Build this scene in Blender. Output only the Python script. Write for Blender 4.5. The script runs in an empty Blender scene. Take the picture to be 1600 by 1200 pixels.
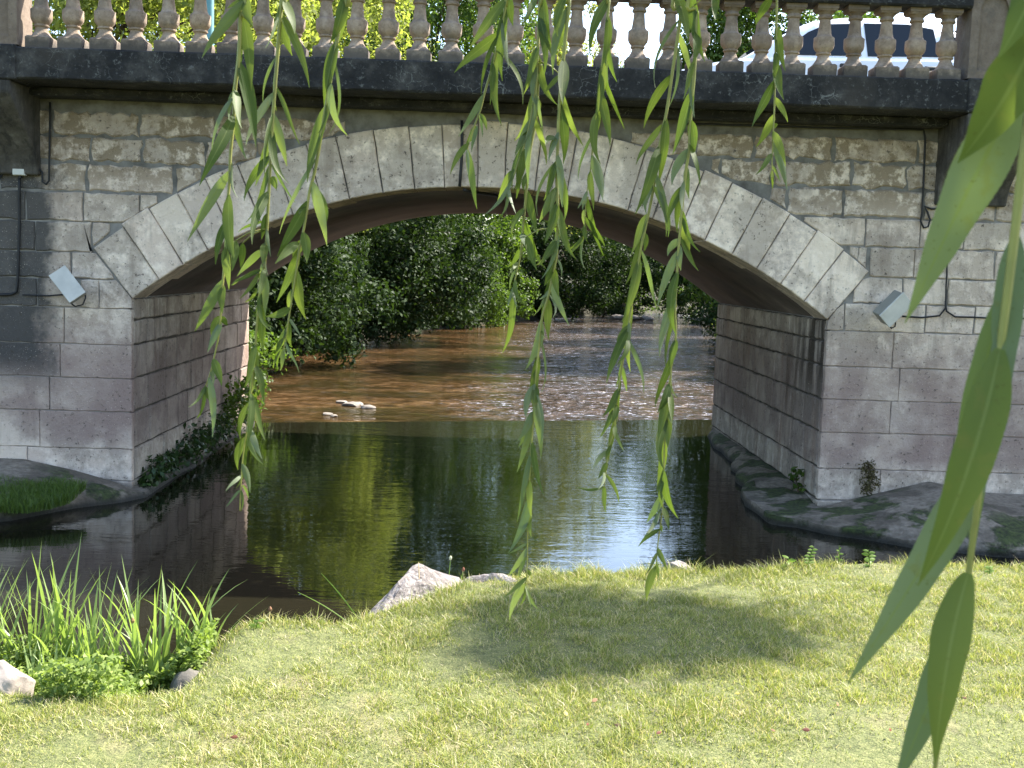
import bpy, bmesh, math, random
import numpy as np
from mathutils import Vector, Matrix
random.seed(7)
rng = np.random.default_rng(11)
R = math.radians
sc = bpy.context.scene
col = sc.collection

# ------------------------------------------------------------------ camera
F = 1750.0                      # focal length in photograph pixels (1600 wide)
CAM = Vector((0, 0, 1.92))      # pool surface is z = 0, bridge face is y = 9
YAW, PITCH, ROLL = R(-1.323), R(5.834), R(1.8)
cam_rot = Matrix.Rotation(YAW, 3, 'Z') @ Matrix.Rotation(math.pi/2 - PITCH, 3, 'X') @ Matrix.Rotation(ROLL, 3, 'Z')
cd = bpy.data.cameras.new('camera')
cam = bpy.data.objects.new('camera', cd); col.objects.link(cam)
cam.matrix_world = Matrix.Translation(CAM) @ cam_rot.to_4x4()
cd.sensor_width = 36; cd.lens = 36*F/1600; cd.clip_start = 0.05; cd.clip_end = 2000
cd.dof.use_dof = True; cd.dof.focus_distance = 7.0; cd.dof.aperture_fstop = 32
sc.camera = cam
# ------------------------------------------------------------------ light
SUN_AZ, SUN_EL = R(57), R(46)   # azimuth from +Y towards +X
world = bpy.data.worlds.new('World'); sc.world = world; world.use_nodes = True
nt = world.node_tree
sky = nt.nodes.new('ShaderNodeTexSky'); sky.sky_type = 'NISHITA'; sky.sun_disc = False
sky.sun_elevation = SUN_EL; sky.sun_rotation = SUN_AZ; sky.air_density = 1.0; sky.dust_density = 1.5; sky.ozone_density = 1.0
bg = nt.nodes['Background']; bg.inputs['Strength'].default_value = 0.15
nt.links.new(sky.outputs[0], bg.inputs[0])
sl = bpy.data.lights.new('sun', 'SUN'); sl.energy = 5.0; sl.angle = R(0.55); sl.color = (1, .95, .86)
sun = bpy.data.objects.new('sun', sl); col.objects.link(sun)
sdir = Vector((math.sin(SUN_AZ)*math.cos(SUN_EL), math.cos(SUN_AZ)*math.cos(SUN_EL), math.sin(SUN_EL)))
sun.rotation_euler = sdir.to_track_quat('Z', 'Y').to_euler(); sun.location = sdir*60
vs = sc.view_settings; vs.view_transform = 'Standard'; vs.look = 'None'; vs.gamma = 1; vs.exposure = 1.92
sc.render.engine = 'CYCLES'
cy = sc.cycles; cy.use_denoising = True; cy.max_bounces = 8; cy.transparent_max_bounces = 8
cy.diffuse_bounces = 4; cy.transmission_bounces = 4; cy.glossy_bounces = 4; cy.sample_clamp_indirect = 6
cy.caustics_reflective = False; cy.caustics_refractive = False

# ------------------------------------------------------------------ helpers
def at(px, py, Y):
    """photograph direction -> world point at distance Y along the river axis"""
    d = cam_rot @ Vector(((px-800)/F, (600-py)/F, -1))
    return CAM + d*(Y/d.y)
def gz(px, py, Z):
    d = cam_rot @ Vector(((px-800)/F, (600-py)/F, -1))
    return CAM + d*((Z-CAM.z)/d.z)
def tag(o, label=None, cat=None, group=None, kind=None):
    if label: o['label'] = label
    if cat: o['category'] = cat
    if group: o['group'] = group
    if kind: o['kind'] = kind
    return o
def empty(name, loc=(0,0,0), rz=0.0):
    o = bpy.data.objects.new(name, None); col.objects.link(o)
    o.location = loc; o.rotation_euler = (0,0,rz); o.empty_display_size = .1
    return o
def meshobj(name, verts, faces, m, parent=None, smooth=False, sharp=None):
    me = bpy.data.meshes.new(name); me.from_pydata([tuple(v) for v in verts], [], faces); me.update()
    if m: me.materials.append(m)
    if smooth:
        me.polygons.foreach_set('use_smooth', [True]*len(me.polygons))
        if sharp: me.set_sharp_from_angle(angle=R(sharp))
    o = bpy.data.objects.new(name, me); col.objects.link(o)
    if parent:
        o.parent = parent
    return o
def fast_mesh(name, V, Fq, m, parent=None, n=4):
    """V (N,3) numpy, Fq (M,n) numpy indices"""
    me = bpy.data.meshes.new(name)
    V = np.ascontiguousarray(V, dtype=np.float32); Fq = np.ascontiguousarray(Fq, dtype=np.int32)
    me.vertices.add(len(V)); me.vertices.foreach_set('co', V.ravel())
    me.loops.add(Fq.size); me.loops.foreach_set('vertex_index', Fq.ravel())
    me.polygons.add(len(Fq)); me.polygons.foreach_set('loop_start', np.arange(len(Fq), dtype=np.int32)*n)
    me.update(calc_edges=True); me.validate()
    me.materials.append(m)
    o = bpy.data.objects.new(name, me); col.objects.link(o)
    if parent: o.parent = parent
    return o
class MB:
    def __init__(s): s.v=[]; s.f=[]
    def add(s, vs, fs):
        b=len(s.v); s.v += [tuple(v) for v in vs]; s.f += [tuple(i+b for i in f) for f in fs]
    def box(s, x0,x1,y0,y1,z0,z1, M=None, ch=0.0):
        vs=[(x,y,z) for x in (x0,x1) for y in (y0,y1) for z in (z0,z1)]
        if M: vs=[M@Vector(v) for v in vs]
        s.add(vs,[(0,1,3,2),(4,6,7,5),(0,4,5,1),(2,3,7,6),(0,2,6,4),(1,5,7,3)])
    def tube(s, pts, r, n=8, cap=True):
        pts=[Vector(p) for p in pts]; rs = r if isinstance(r,(list,tuple)) else [r]*len(pts)
        ref=None; b=len(s.v)
        for i,p in enumerate(pts):
            t=(pts[min(i+1,len(pts)-1)]-pts[max(i-1,0)]).normalized()
            if ref is None: ref=t.orthogonal().normalized()
            else:
                ref=(ref-t*ref.dot(t))
                ref = ref.normalized() if ref.length>1e-6 else t.orthogonal().normalized()
            u=ref; w=t.cross(u)
            for k in range(n):
                a=2*math.pi*k/n; s.v.append(tuple(p+(u*math.cos(a)+w*math.sin(a))*rs[i]))
        for i in range(len(pts)-1):
            for k in range(n):
                s.f.append((b+i*n+k,b+i*n+(k+1)%n,b+(i+1)*n+(k+1)%n,b+(i+1)*n+k))
        if cap:
            s.f.append(tuple(b+k for k in range(n-1,-1,-1))); e=b+(len(pts)-1)*n; s.f.append(tuple(e+k for k in range(n)))
    def lathe(s, prof, n=16, c=(0,0,0)):
        b=len(s.v)
        for r,z in prof:
            for k in range(n):
                a=2*math.pi*(k+.5)/n; s.v.append((c[0]+r*math.cos(a),c[1]+r*math.sin(a),c[2]+z))
        for i in range(len(prof)-1):
            for k in range(n): s.f.append((b+i*n+k,b+i*n+(k+1)%n,b+(i+1)*n+(k+1)%n,b+(i+1)*n+k))
        s.f.append(tuple(b+k for k in range(n-1,-1,-1))); e=b+(len(prof)-1)*n; s.f.append(tuple(e+k for k in range(n)))
    def build(s, name, m, parent=None, smooth=False, sharp=None): return meshobj(name, s.v, s.f, m, parent, smooth, sharp)
def bevel(o, w=.006, seg=2):
    bm=bmesh.new(); bm.from_mesh(o.data); bmesh.ops.remove_doubles(bm,verts=bm.verts,dist=1e-5)
    bmesh.ops.bevel(bm,geom=bm.edges[:],offset=w,segments=seg,affect='EDGES',profile=.5,clamp_overlap=True)
    bm.to_mesh(o.data); bm.free(); return o
def copy_tree(o, parent=None):
    c=o.copy(); col.objects.link(c); c.parent=parent
    for ch in list(o.children): copy_tree(ch,c)
    return c
def vnoise(x, y, seed=0):
    """cheap smooth value noise, arrays ok"""
    x=np.asarray(x,float); y=np.asarray(y,float)
    xi=np.floor(x); yi=np.floor(y); fx=x-xi; fy=y-yi; fx=fx*fx*(3-2*fx); fy=fy*fy*(3-2*fy)
    def h(a,b):
        v=np.sin(a*127.1+b*311.7+seed*74.7)*43758.5453; return v-np.floor(v)
    return (h(xi,yi)*(1-fx)+h(xi+1,yi)*fx)*(1-fy)+(h(xi,yi+1)*(1-fx)+h(xi+1,yi+1)*fx)*fy
def sstep(a,b,x):
    t=np.clip((np.asarray(x,float)-a)/(b-a),0,1); return t*t*(3-2*t)

# ------------------------------------------------------------------ materials
class Mat:
    def __init__(s, name):
        s.m=bpy.data.materials.new(name); s.m.use_nodes=True; s.t=s.m.node_tree; s.b=s.t.nodes['Principled BSDF']; s.out=s.t.nodes['Material Output']
    def n(s, typ, **kw):
        nd=s.t.nodes.new('ShaderNode'+typ)
        for k,v in kw.items():
            if k in nd.inputs: s.set(nd.inputs[k],v)
            else: setattr(nd,k,v)
        return nd
    def set(s, inp, v):
        if hasattr(v,'links') or isinstance(v,bpy.types.NodeSocket): s.t.links.new(v,inp)
        else: inp.default_value = (tuple(v)+(1,) if isinstance(v,(tuple,list)) and len(v)==3 and inp.type=='RGBA' else v)
    def pos(s, scale=(1,1,1)):
        g=s.n('NewGeometry'); mp=s.n('Mapping'); s.t.links.new(g.outputs['Position'],mp.inputs['Vector']); mp.inputs['Scale'].default_value=scale; return mp.outputs[0]
    def noise(s, scale, detail=4, vec=None, rough=.6, dist=0):
        nd=s.n('TexNoise'); nd.inputs['Scale'].default_value=scale; nd.inputs['Detail'].default_value=detail; nd.inputs['Roughness'].default_value=rough; nd.inputs['Distortion'].default_value=dist
        s.t.links.new(vec if vec is not None else s.pos(),nd.inputs['Vector']); return nd.outputs['Fac']
    def ramp(s, fac, stops, interp='LINEAR'):
        r=s.n('ValToRGB'); e=r.color_ramp.elements; r.color_ramp.interpolation=interp
        while len(e)<len(stops): e.new(.5)
        for i,(p,c) in enumerate(stops):
            e[i].position=p; e[i].color=(c,c,c,1) if isinstance(c,(int,float)) else tuple(c)+(1,)
        s.t.links.new(fac,r.inputs[0]); return r.outputs[0]
    def mix(s, fac, a, b, blend='MIX'):
        m=s.n('Mix'); m.data_type='RGBA'; m.blend_type=blend
        s.set(m.inputs[0],fac); s.set(m.inputs[6],a); s.set(m.inputs[7],b); return m.outputs[2]
    def math(s, op, a, b=0.0):
        m=s.n('Math'); m.operation=op; s.set(m.inputs[0],a); s.set(m.inputs[1],b); return m.outputs[0]
    def sep(s, vec):
        x=s.n('SeparateXYZ'); s.t.links.new(vec,x.inputs[0]); return x.outputs
    def rng(s, v, a, b, c=0., d=1.):
        m=s.n('MapRange'); m.interpolation_type='SMOOTHSTEP'; s.set(m.inputs[0],v)
        for i,q in enumerate((a,b,c,d)): m.inputs[i+1].default_value=q
        return m.outputs[0]
    def bump(s, h, strength=.5, dist=.01):
        b=s.n('Bump'); b.inputs['Strength'].default_value=strength; b.inputs['Distance'].default_value=dist; s.t.links.new(h,b.inputs['Height']); s.t.links.new(b.outputs[0],s.b.inputs['Normal']); return b
    def col(s, c): s.set(s.b.inputs['Base Color'],c)
    def p(s, **kw):
        for k,v in kw.items(): s.set(s.b.inputs[k.replace('_',' ')],v)
        return s
def simple(name, c, rough=.6, spec=.4, metal=0, nscale=0, var=.25, bump=0):
    M=Mat(name); M.p(Roughness=rough, Metallic=metal); M.b.inputs['Specular IOR Level'].default_value=spec
    if nscale:
        f=M.noise(nscale,5); M.col(M.ramp(f,[(.3,tuple(x*(1-var) for x in c)),(.7,tuple(min(1,x*(1+var)) for x in c))]))
        if bump: M.bump(f,bump,.01)
    else: M.col(c)
    return M.m

def make_stone(name, inner=False, k=(1,1,1), upper=1.0):
    M=Mat(name); P=M.pos(); x,y,z=M.sep(P)
    oi=M.n('ObjectInfo').outputs['Random']
    base=M.ramp(oi,[(0,(.40,.355,.32)),(.25,(.52,.475,.43)),(.5,(.64,.59,.53)),(.75,(.50,.44,.40)),(1,(.42,.39,.37))])
    n1=M.noise(2.2,5,P,.65); n2=M.noise(9,6,P,.7); n3=M.noise(30,5,P,.72); n4=M.noise(1.1,3,P)
    base=M.mix(M.ramp(M.math('ADD',M.math('MULTIPLY',n2,.7),M.math('MULTIPLY',n4,.3)),[(.46,.0),(.58,.85)]),base,(.72,.68,.63))
    base=M.mix(M.math('MULTIPLY',M.ramp(n1,[(.47,0),(.56,1)]),.62),base,(.25,.225,.205))
    stv=M.noise(3.0,5,M.pos((2.2,2.2,.35)),.65)
    base=M.mix(M.ramp(stv,[(.54,0),(.68,.55)]),base,(.20,.175,.155))
    # pinkish lower courses
    pk=M.math('MULTIPLY',M.rng(z,1.65,.95),M.ramp(n4,[(.32,.25),(.58,.9)]))
    base=M.mix(M.math('MULTIPLY',pk,M.rng(z,.28,.5)),base,(.235,.185,.18))
    if not inner:
        # grey-brown weathered courses under the cornice
        up=M.math('MULTIPLY',M.rng(z,2.25,2.7),M.ramp(M.math('ADD',M.math('MULTIPLY',n2,.6),M.math('MULTIPLY',n1,.4)),[(.47,.92*upper),(.53,.12*upper)]))
        base=M.mix(up,base,(.21,.18,.135))
        # run-off stain at the far left of the face
        wob=M.math('MULTIPLY',M.math('SUBTRACT',n1,.5),.9)
        lx=M.rng(M.math('ADD',x,wob),-3.36,-3.56)
        lz=M.math('MULTIPLY',M.rng(z,.75,1.15),M.rng(z,2.75,2.5))
        base=M.mix(M.math('MULTIPLY',M.math('MULTIPLY',lx,lz),.93),base,(.05,.055,.06))
    else:
        sv=M.pos((1,1.5,.28)); st=M.noise(1.5,6,sv,.6)
        base=M.mix(M.math('MULTIPLY',M.ramp(st,[(.55,0),(.66,.8)]),M.rng(z,.1,.9)),base,(.10,.065,.05))
        base=M.mix(M.ramp(M.noise(1.7,3,sv),[(.58,0),(.68,.4)]),base,(.24,.14,.09))
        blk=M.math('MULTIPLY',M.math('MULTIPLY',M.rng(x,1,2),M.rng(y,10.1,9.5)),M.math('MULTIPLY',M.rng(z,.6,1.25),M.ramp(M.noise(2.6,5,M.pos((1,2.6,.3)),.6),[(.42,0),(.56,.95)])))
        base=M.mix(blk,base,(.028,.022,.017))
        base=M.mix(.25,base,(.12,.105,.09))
    # damp foot
    base=M.mix(M.math('MULTIPLY',M.rng(z,.16,.02),.75),base,(.07,.07,.055))
    # black lichen specks
    sp=M.math('MULTIPLY',M.ramp(n3,[(.585,0),(.64,1)]),M.ramp(n1,[(.36,0.15),(.56,1)]))
    base=M.mix(M.math('MULTIPLY',sp,.85),base,(.055,.05,.045))
    base=M.mix(M.ramp(M.noise(110,2,P),[(.66,0),(.74,.5)]),base,(.85,.83,.8))
    base=M.mix(1.0,base,k,'MULTIPLY')
    M.col(base); M.p(Roughness=.93); M.b.inputs['Specular IOR Level'].default_value=.2
    M.bump(M.math('ADD',n2,M.math('MULTIPLY',n3,.6)),1.0,.016)
    return M.m
def make_mortar():
    M=Mat('mortar'); n=M.noise(7,6); z=M.sep(M.pos())[2]; M.col(M.mix(M.rng(z,1.7,1.3,0,.75),M.ramp(n,[(.3,(.10,.09,.078)),(.5,(.20,.185,.165)),(.72,(.30,.28,.255))]),(.30,.265,.24))); up=M.mix(M.rng(z,2.25,2.6,0,.5),M.b.inputs['Base Color'].links[0].from_socket,M.ramp(n,[(.35,(.055,.05,.042)),(.6,(.12,.115,.105))])); M.col(up); M.p(Roughness=.95)
    M.bump(M.noise(40,5),.6,.01); return M.m
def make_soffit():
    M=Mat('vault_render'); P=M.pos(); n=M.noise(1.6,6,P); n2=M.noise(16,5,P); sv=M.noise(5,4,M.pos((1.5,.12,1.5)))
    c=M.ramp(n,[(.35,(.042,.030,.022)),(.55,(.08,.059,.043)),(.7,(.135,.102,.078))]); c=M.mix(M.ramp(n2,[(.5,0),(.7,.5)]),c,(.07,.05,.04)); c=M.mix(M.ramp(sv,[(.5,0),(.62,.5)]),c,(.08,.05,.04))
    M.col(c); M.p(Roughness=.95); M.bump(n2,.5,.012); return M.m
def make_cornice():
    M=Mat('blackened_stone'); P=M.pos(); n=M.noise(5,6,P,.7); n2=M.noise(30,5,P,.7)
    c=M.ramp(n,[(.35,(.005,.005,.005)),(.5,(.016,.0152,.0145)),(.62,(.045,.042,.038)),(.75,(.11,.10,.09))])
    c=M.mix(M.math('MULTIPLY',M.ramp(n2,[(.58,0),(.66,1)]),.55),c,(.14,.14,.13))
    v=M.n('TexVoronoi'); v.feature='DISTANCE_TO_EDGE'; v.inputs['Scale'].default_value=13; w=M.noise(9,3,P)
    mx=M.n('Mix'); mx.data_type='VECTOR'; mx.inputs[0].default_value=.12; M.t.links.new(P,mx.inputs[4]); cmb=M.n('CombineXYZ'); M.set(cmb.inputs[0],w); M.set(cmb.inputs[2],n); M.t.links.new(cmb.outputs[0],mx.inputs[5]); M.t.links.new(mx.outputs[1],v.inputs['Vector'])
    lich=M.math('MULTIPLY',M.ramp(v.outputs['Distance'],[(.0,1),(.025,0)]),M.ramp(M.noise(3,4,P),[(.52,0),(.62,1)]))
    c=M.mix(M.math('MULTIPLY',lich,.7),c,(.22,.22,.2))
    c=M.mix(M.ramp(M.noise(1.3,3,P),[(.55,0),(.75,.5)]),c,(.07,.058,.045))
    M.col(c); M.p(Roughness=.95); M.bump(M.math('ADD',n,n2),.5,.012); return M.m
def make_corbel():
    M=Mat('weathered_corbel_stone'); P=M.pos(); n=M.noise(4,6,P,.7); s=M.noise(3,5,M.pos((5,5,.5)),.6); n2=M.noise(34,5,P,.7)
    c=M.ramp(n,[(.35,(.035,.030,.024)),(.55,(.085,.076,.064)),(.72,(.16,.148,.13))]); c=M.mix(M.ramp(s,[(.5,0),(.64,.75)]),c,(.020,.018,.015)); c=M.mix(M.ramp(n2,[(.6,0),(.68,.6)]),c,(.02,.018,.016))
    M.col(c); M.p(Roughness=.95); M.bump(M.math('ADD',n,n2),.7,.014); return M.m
def make_baluster():
    M=Mat('weathered_baluster_stone'); P=M.pos(); tc=M.n('TexCoord').outputs['Object']; z=M.sep(tc)[2]; n=M.noise(14,6,P,.7); n2=M.noise(60,4,P)
    c=M.ramp(n,[(.3,(.16,.112,.078)),(.5,(.26,.195,.142)),(.7,(.36,.285,.22))])
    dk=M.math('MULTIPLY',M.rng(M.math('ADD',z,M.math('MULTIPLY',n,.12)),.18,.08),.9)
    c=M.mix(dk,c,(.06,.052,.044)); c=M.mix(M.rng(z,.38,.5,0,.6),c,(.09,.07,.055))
    c=M.mix(M.ramp(n2,[(.62,0),(.7,.7)]),c,(.06,.055,.05)); c=M.mix(1.0,c,M.ramp(M.n('ObjectInfo').outputs['Random'],[(0,(.78,.76,.74)),(.5,(1,1,1)),(1,(1.15,1.1,1.02))]),'MULTIPLY'); c=M.mix(M.ramp(M.noise(5,5,P,.7),[(.54,0),(.64,.6)]),c,(.10,.085,.07)); M.col(c); M.p(Roughness=.92); M.bump(n2,.5,.008); return M.m
def make_concrete():
    M=Mat('mossy_concrete'); P=M.pos(); x,y,z=M.sep(P); n=M.noise(2.6,6,P,.62); n2=M.noise(24,5,P); n3=M.noise(3.1,5,P,.55,.3)
    c=M.ramp(n2,[(.3,(.155,.125,.09)),(.7,(.30,.25,.19))]); c=M.mix(M.ramp(n,[(.46,0),(.58,.7)]),c,(.07,.055,.038))
    ms=M.math('MULTIPLY',M.ramp(n3,[(.48,0),(.54,1)]),M.math('MULTIPLY',M.rng(z,.0,.05),M.rng(z,.27,.17)))
    c=M.mix(M.math('MULTIPLY',ms,.95),c,M.ramp(n2,[(.35,(.012,.018,.004)),(.65,(.06,.085,.015))]))
    c=M.mix(M.rng(z,.07,.01,0,.9),c,(.022,.021,.016)); M.col(c); M.p(Roughness=.9)
    M.bump(M.math('ADD',n2,M.math('MULTIPLY',ms,.8)),1.0,.022); return M.m
def make_rock():
    M=Mat('bank_rock'); tc=M.n('TexCoord').outputs['Object']; P=M.pos(); n=M.noise(7,8,P,.75,.4); n2=M.noise(38,6,P,.7)
    c=M.ramp(n,[(.3,(.10,.085,.075)),(.5,(.27,.235,.215)),(.68,(.46,.42,.39))]); c=M.mix(M.ramp(n2,[(.52,0),(.64,.8)]),c,(.06,.052,.05)); c=M.mix(M.ramp(n2,[(.36,.7),(.45,0)]),c,(.55,.52,.49))
    M.col(c); M.p(Roughness=.92); M.bump(M.math('ADD',n,n2),1.0,.03); return M.m
def make_leaf(name, c0, c1, trans=.45, rough=.45, tcol=None, spec=.4, dry=None, under=None):
    M=Mat(name); g=M.n('NewGeometry'); r=g.outputs['Random Per Island']; n=M.noise(.8,3)
    c=M.ramp(M.math('ADD',M.math('MULTIPLY',r,.65),M.math('MULTIPLY',n,.35)),[(.15,c0),(.8,c1)])
    if dry:
        c=M.mix(M.ramp(r,[(dry[0]-.02,0),(dry[0]+.02,1)]),c,dry[1])
    if under: c=M.mix(g.outputs['Backfacing'],c,under)
    M.col(c); M.p(Roughness=rough); M.b.inputs['Specular IOR Level'].default_value=spec
    tr=M.n('BsdfTranslucent'); tcn=M.mix(1.0,c,tcol or (1.25,1.35,.55),'MULTIPLY'); M.t.links.new(tcn,tr.inputs[0])
    ms=M.n('MixShader'); ms.inputs[0].default_value=trans; M.t.links.new(M.b.outputs[0],ms.inputs[1]); M.t.links.new(tr.outputs[0],ms.inputs[2]); M.t.links.new(ms.outputs[0],M.out.inputs[0])
    return M.m
def make_willow_leaf():
    M=Mat('willow_leaf'); g=M.n('NewGeometry'); oi=M.n('ObjectInfo').outputs['Random']; uv=M.n('TexCoord').outputs['UV']; u,v,_=M.sep(uv)
    top=M.ramp(oi,[(0,(.028,.055,.008)),(.5,(.05,.083,.013)),(1,(.08,.115,.024))]); und=M.ramp(oi,[(0,(.125,.16,.095)),(1,(.18,.215,.14))])
    c=M.mix(g.outputs['Backfacing'],top,und)
    d=M.math('ABSOLUTE',M.math('SUBTRACT',v,.5)); c=M.mix(M.rng(d,.055,.02,0,.75),c,(.17,.21,.07))
    vein=M.n('TexWave'); vein.inputs['Scale'].default_value=9; vein.inputs['Distortion'].default_value=1.5
    cm=M.n('CombineXYZ'); M.set(cm.inputs[0],M.math('ADD',M.math('MULTIPLY',u,1.5),M.math('MULTIPLY',d,-.9))); M.t.links.new(cm.outputs[0],vein.inputs['Vector'])
    c=M.mix(M.math('MULTIPLY',vein.outputs['Fac'],.3),c,(.14,.18,.06))
    c=M.mix(M.ramp(M.noise(90,4),[(.58,0),(.68,.5)]),c,(.15,.13,.035)); c=M.mix(M.ramp(M.noise(420,2),[(.66,0),(.72,.6)]),c,(.05,.035,.012))
    M.col(c); M.p(Roughness=.55); M.b.inputs['Specular IOR Level'].default_value=.28
    tr=M.n('BsdfTranslucent'); tcn=M.mix(1.0,M.ramp(oi,[(0,(.075,.12,.014)),(1,(.14,.185,.034))]),(1.1,1.1,.8),'MULTIPLY'); M.t.links.new(tcn,tr.inputs[0])
    ms=M.n('MixShader'); ms.inputs[0].default_value=.45; M.t.links.new(M.b.outputs[0],ms.inputs[1]); M.t.links.new(tr.outputs[0],ms.inputs[2]); M.t.links.new(ms.outputs[0],M.out.inputs[0])
    return M.m
def make_pool():
    M=Mat('pool_water'); P=M.pos((1,2.6,1)); a=M.noise(2.4,3,P,.5); b=M.noise(9,2,P,.5)
    y=M.sep(M.pos())[1]
    h=M.math('ADD',M.math('MULTIPLY',a,.9),M.math('MULTIPLY',b,.28))
    M.col((.012,.011,.006)); M.p(Roughness=.015); M.b.inputs['IOR'].default_value=1.5; M.b.inputs['Specular IOR Level'].default_value=.9
    M.bump(M.math('MULTIPLY',h,M.math('MULTIPLY',M.rng(y,5.5,10,.4,1.0),M.ramp(M.noise(.55,2),[(.3,.35),(.7,1.25)]))),1.0,.0042); return M.m
def make_river():
    M=Mat('river_water'); P=M.pos(); x,y,z=M.sep(P)
    a=M.noise(1.7,3,M.pos((1,.9,1)),.6); b=M.noise(5.5,3,P,.65); big=M.noise(.20,4,M.pos((1,2.4,1)),.6)
    bed=M.ramp(M.noise(2.6,8,P,.8),[(.36,(.020,.011,.004)),(.5,(.070,.038,.015)),(.62,(.15,.088,.042)),(.75,(.30,.21,.13))])
    bed=M.mix(M.ramp(big,[(.38,.8),(.52,0)]),bed,(.020,.016,.005))
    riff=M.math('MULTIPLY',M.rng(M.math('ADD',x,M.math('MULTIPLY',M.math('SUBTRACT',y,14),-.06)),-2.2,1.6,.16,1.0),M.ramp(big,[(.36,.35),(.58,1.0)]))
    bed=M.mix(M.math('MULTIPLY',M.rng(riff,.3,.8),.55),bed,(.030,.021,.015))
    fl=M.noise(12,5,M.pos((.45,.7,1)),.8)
    glitter=M.math('MULTIPLY',M.ramp(fl,[(.56,0),(.66,1)]),M.rng(riff,.2,.7,.06,.8))  # pale flecks: sun glitter and sky sparkle painted into the water colour
    M.col(M.mix(glitter,bed,(.50,.54,.62))); M.p(Roughness=M.math('ADD',M.math('MULTIPLY',glitter,.5),.06)); M.b.inputs['IOR'].default_value=1.33
    h=M.math('ADD',a,M.math('MULTIPLY',b,.45)); M.bump(M.math('MULTIPLY',h,riff),1.0,.32); return M.m
def make_ground():
    M=Mat('bank_soil_and_turf'); P=M.pos(); n=M.noise(1.7,5,P); n2=M.noise(22,6,P,.7); x,y,z=M.sep(P)
    c=M.ramp(n2,[(.3,(.045,.055,.014)),(.5,(.095,.115,.03)),(.7,(.17,.175,.06))]); c=M.mix(M.ramp(n,[(.56,0),(.70,.5)]),c,(.27,.21,.12))
    n3=M.noise(150,3,P,.7); c=M.mix(M.ramp(n3,[(.50,0),(.64,.55)]),c,(.30,.28,.12)); c=M.mix(M.ramp(n3,[(.34,.85),(.44,0)]),c,(.03,.03,.012))
    c=M.mix(M.rng(z,.2,.0),c,(.05,.04,.025))
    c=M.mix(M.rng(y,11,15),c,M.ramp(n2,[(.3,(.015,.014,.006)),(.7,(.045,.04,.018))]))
    M.col(c); M.p(Roughness=.95); M.bump(n2,.8,.03); return M.m
MAT={}
MAT['stone']=make_stone('limestone',k=(1.12,1.0,.885)); MAT['vous']=make_stone('dressed_limestone',k=(1.28,1.145,1.01),upper=.12); MAT['stone_in']=make_stone('limestone_under_arch',True,(1.0,.92,.82)); MAT['mortar']=make_mortar(); MAT['soffit']=make_soffit()
MAT['cornice']=make_cornice(); MAT['corbel']=make_corbel(); MAT['joint']=simple('dark_joint',(.09,.078,.064),.95,.1,nscale=12,var=.5,bump=.4); MAT['bal']=make_baluster(); MAT['conc']=make_concrete(); MAT['rock']=make_rock()
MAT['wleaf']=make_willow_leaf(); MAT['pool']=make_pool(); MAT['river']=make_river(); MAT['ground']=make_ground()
MAT['twig']=simple('willow_twig',(.20,.20,.045),.5,nscale=30)
MAT['bark']=simple('bark',(.085,.062,.042),.95,.1,nscale=6,var=.5,bump=.8)
MAT['asphalt']=simple('asphalt',(.05,.05,.052),.9,.2,nscale=40,bump=.3)
MAT['cable']=simple('black_cable',(.012,.012,.013),.6)
MAT['whitebox']=simple('white_plastic',(.5,.49,.45),.45,nscale=8,var=.12)
MAT['greybox']=simple('grey_metal',(.24,.235,.2),.5,nscale=8,var=.15)
MAT['teal']=simple('teal_paint',(.10,.24,.24),.5,nscale=9,var=.15)

# ================================================================== ground, water
EX=[-60,-6,-2.4,-2.0,-1.5,-1.19,-.96,-.62,-.35,-.08,.35,.8,1.7,3.0,6,60]
EY=[4.6,4.6,4.75,4.75,4.75,4.85,4.95,5.0,5.3,5.68,5.9,6.0,6.2,6.3,6.4,6.4]
CY=[10,14,25,35,46,58,68,90,140,600]; CX=[0,0,.2,1.6,5.2,10.5,17,40,95,500]; CW=[4,4.2,6.2,6.4,6.2,6.5,7,8,10,10]
def height(x,y):
    x=np.asarray(x,float); y=np.asarray(y,float)
    e=np.interp(x,EX,EY)+.12*(vnoise(x*3.1,y*0+3,4)-.5)
    low=sstep(-1.02,-1.35,x)*sstep(4.0,4.35,y)
    top=.30-.20*low+.05*(vnoise(x*.9,y*.9,1)-.5)+.02*(vnoise(x*5,y*5,2)-.5)
    near=top+(-.65-top)*sstep(-.05,.38,y-e)
    # banks of the pool far to either side
    side=sstep(7,10,np.abs(x)); near=near+(np.maximum(near,.4)-near)*side*sstep(4,5,y)
    # embankment of the road behind the bridge face
    emb=sstep(8.7,8.9,np.abs(x))*sstep(9.0,9.15,y)*(1-sstep(14.0,17.5,y))
    # river beyond the weir
    c=np.interp(y,CY,CX); w=np.interp(y,CY,CW); d=np.abs(x-c)-w
    left=x<c
    far=-.85+sstep(-.6,1.2,d)*1.2+sstep(1,9,d)*1.3+sstep(8,60,d)*4+.25*(vnoise(x*.5,y*.5,6)-.5)
    t=sstep(13.4,14.6,y); z=near*(1-t)+far*t
    z=z*(1-emb)+3.22*emb
    return z
def axis(segs):
    a=[]
    for s,e,st in segs: a+=list(np.arange(s,e,st))
    return np.array(a+[segs[-1][1]])
gx=axis([(-500,-60,44),(-60,-12,3),(-12,-3.2,.5),(-3.2,4.2,.06),(4.2,12,.5),(12,60,3),(60,500,44)])
gy=axis([(-60,-4,4),(-4,3,.35),(3,6.9,.06),(6.9,20,.4),(20,75,1.1),(75,160,5),(160,900,60)])
X,Y=np.meshgrid(gx,gy,indexing='ij'); Z=height(X,Y)
V=np.stack([X,Y,Z],-1).reshape(-1,3); nx,ny=len(gx),len(gy)
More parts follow.
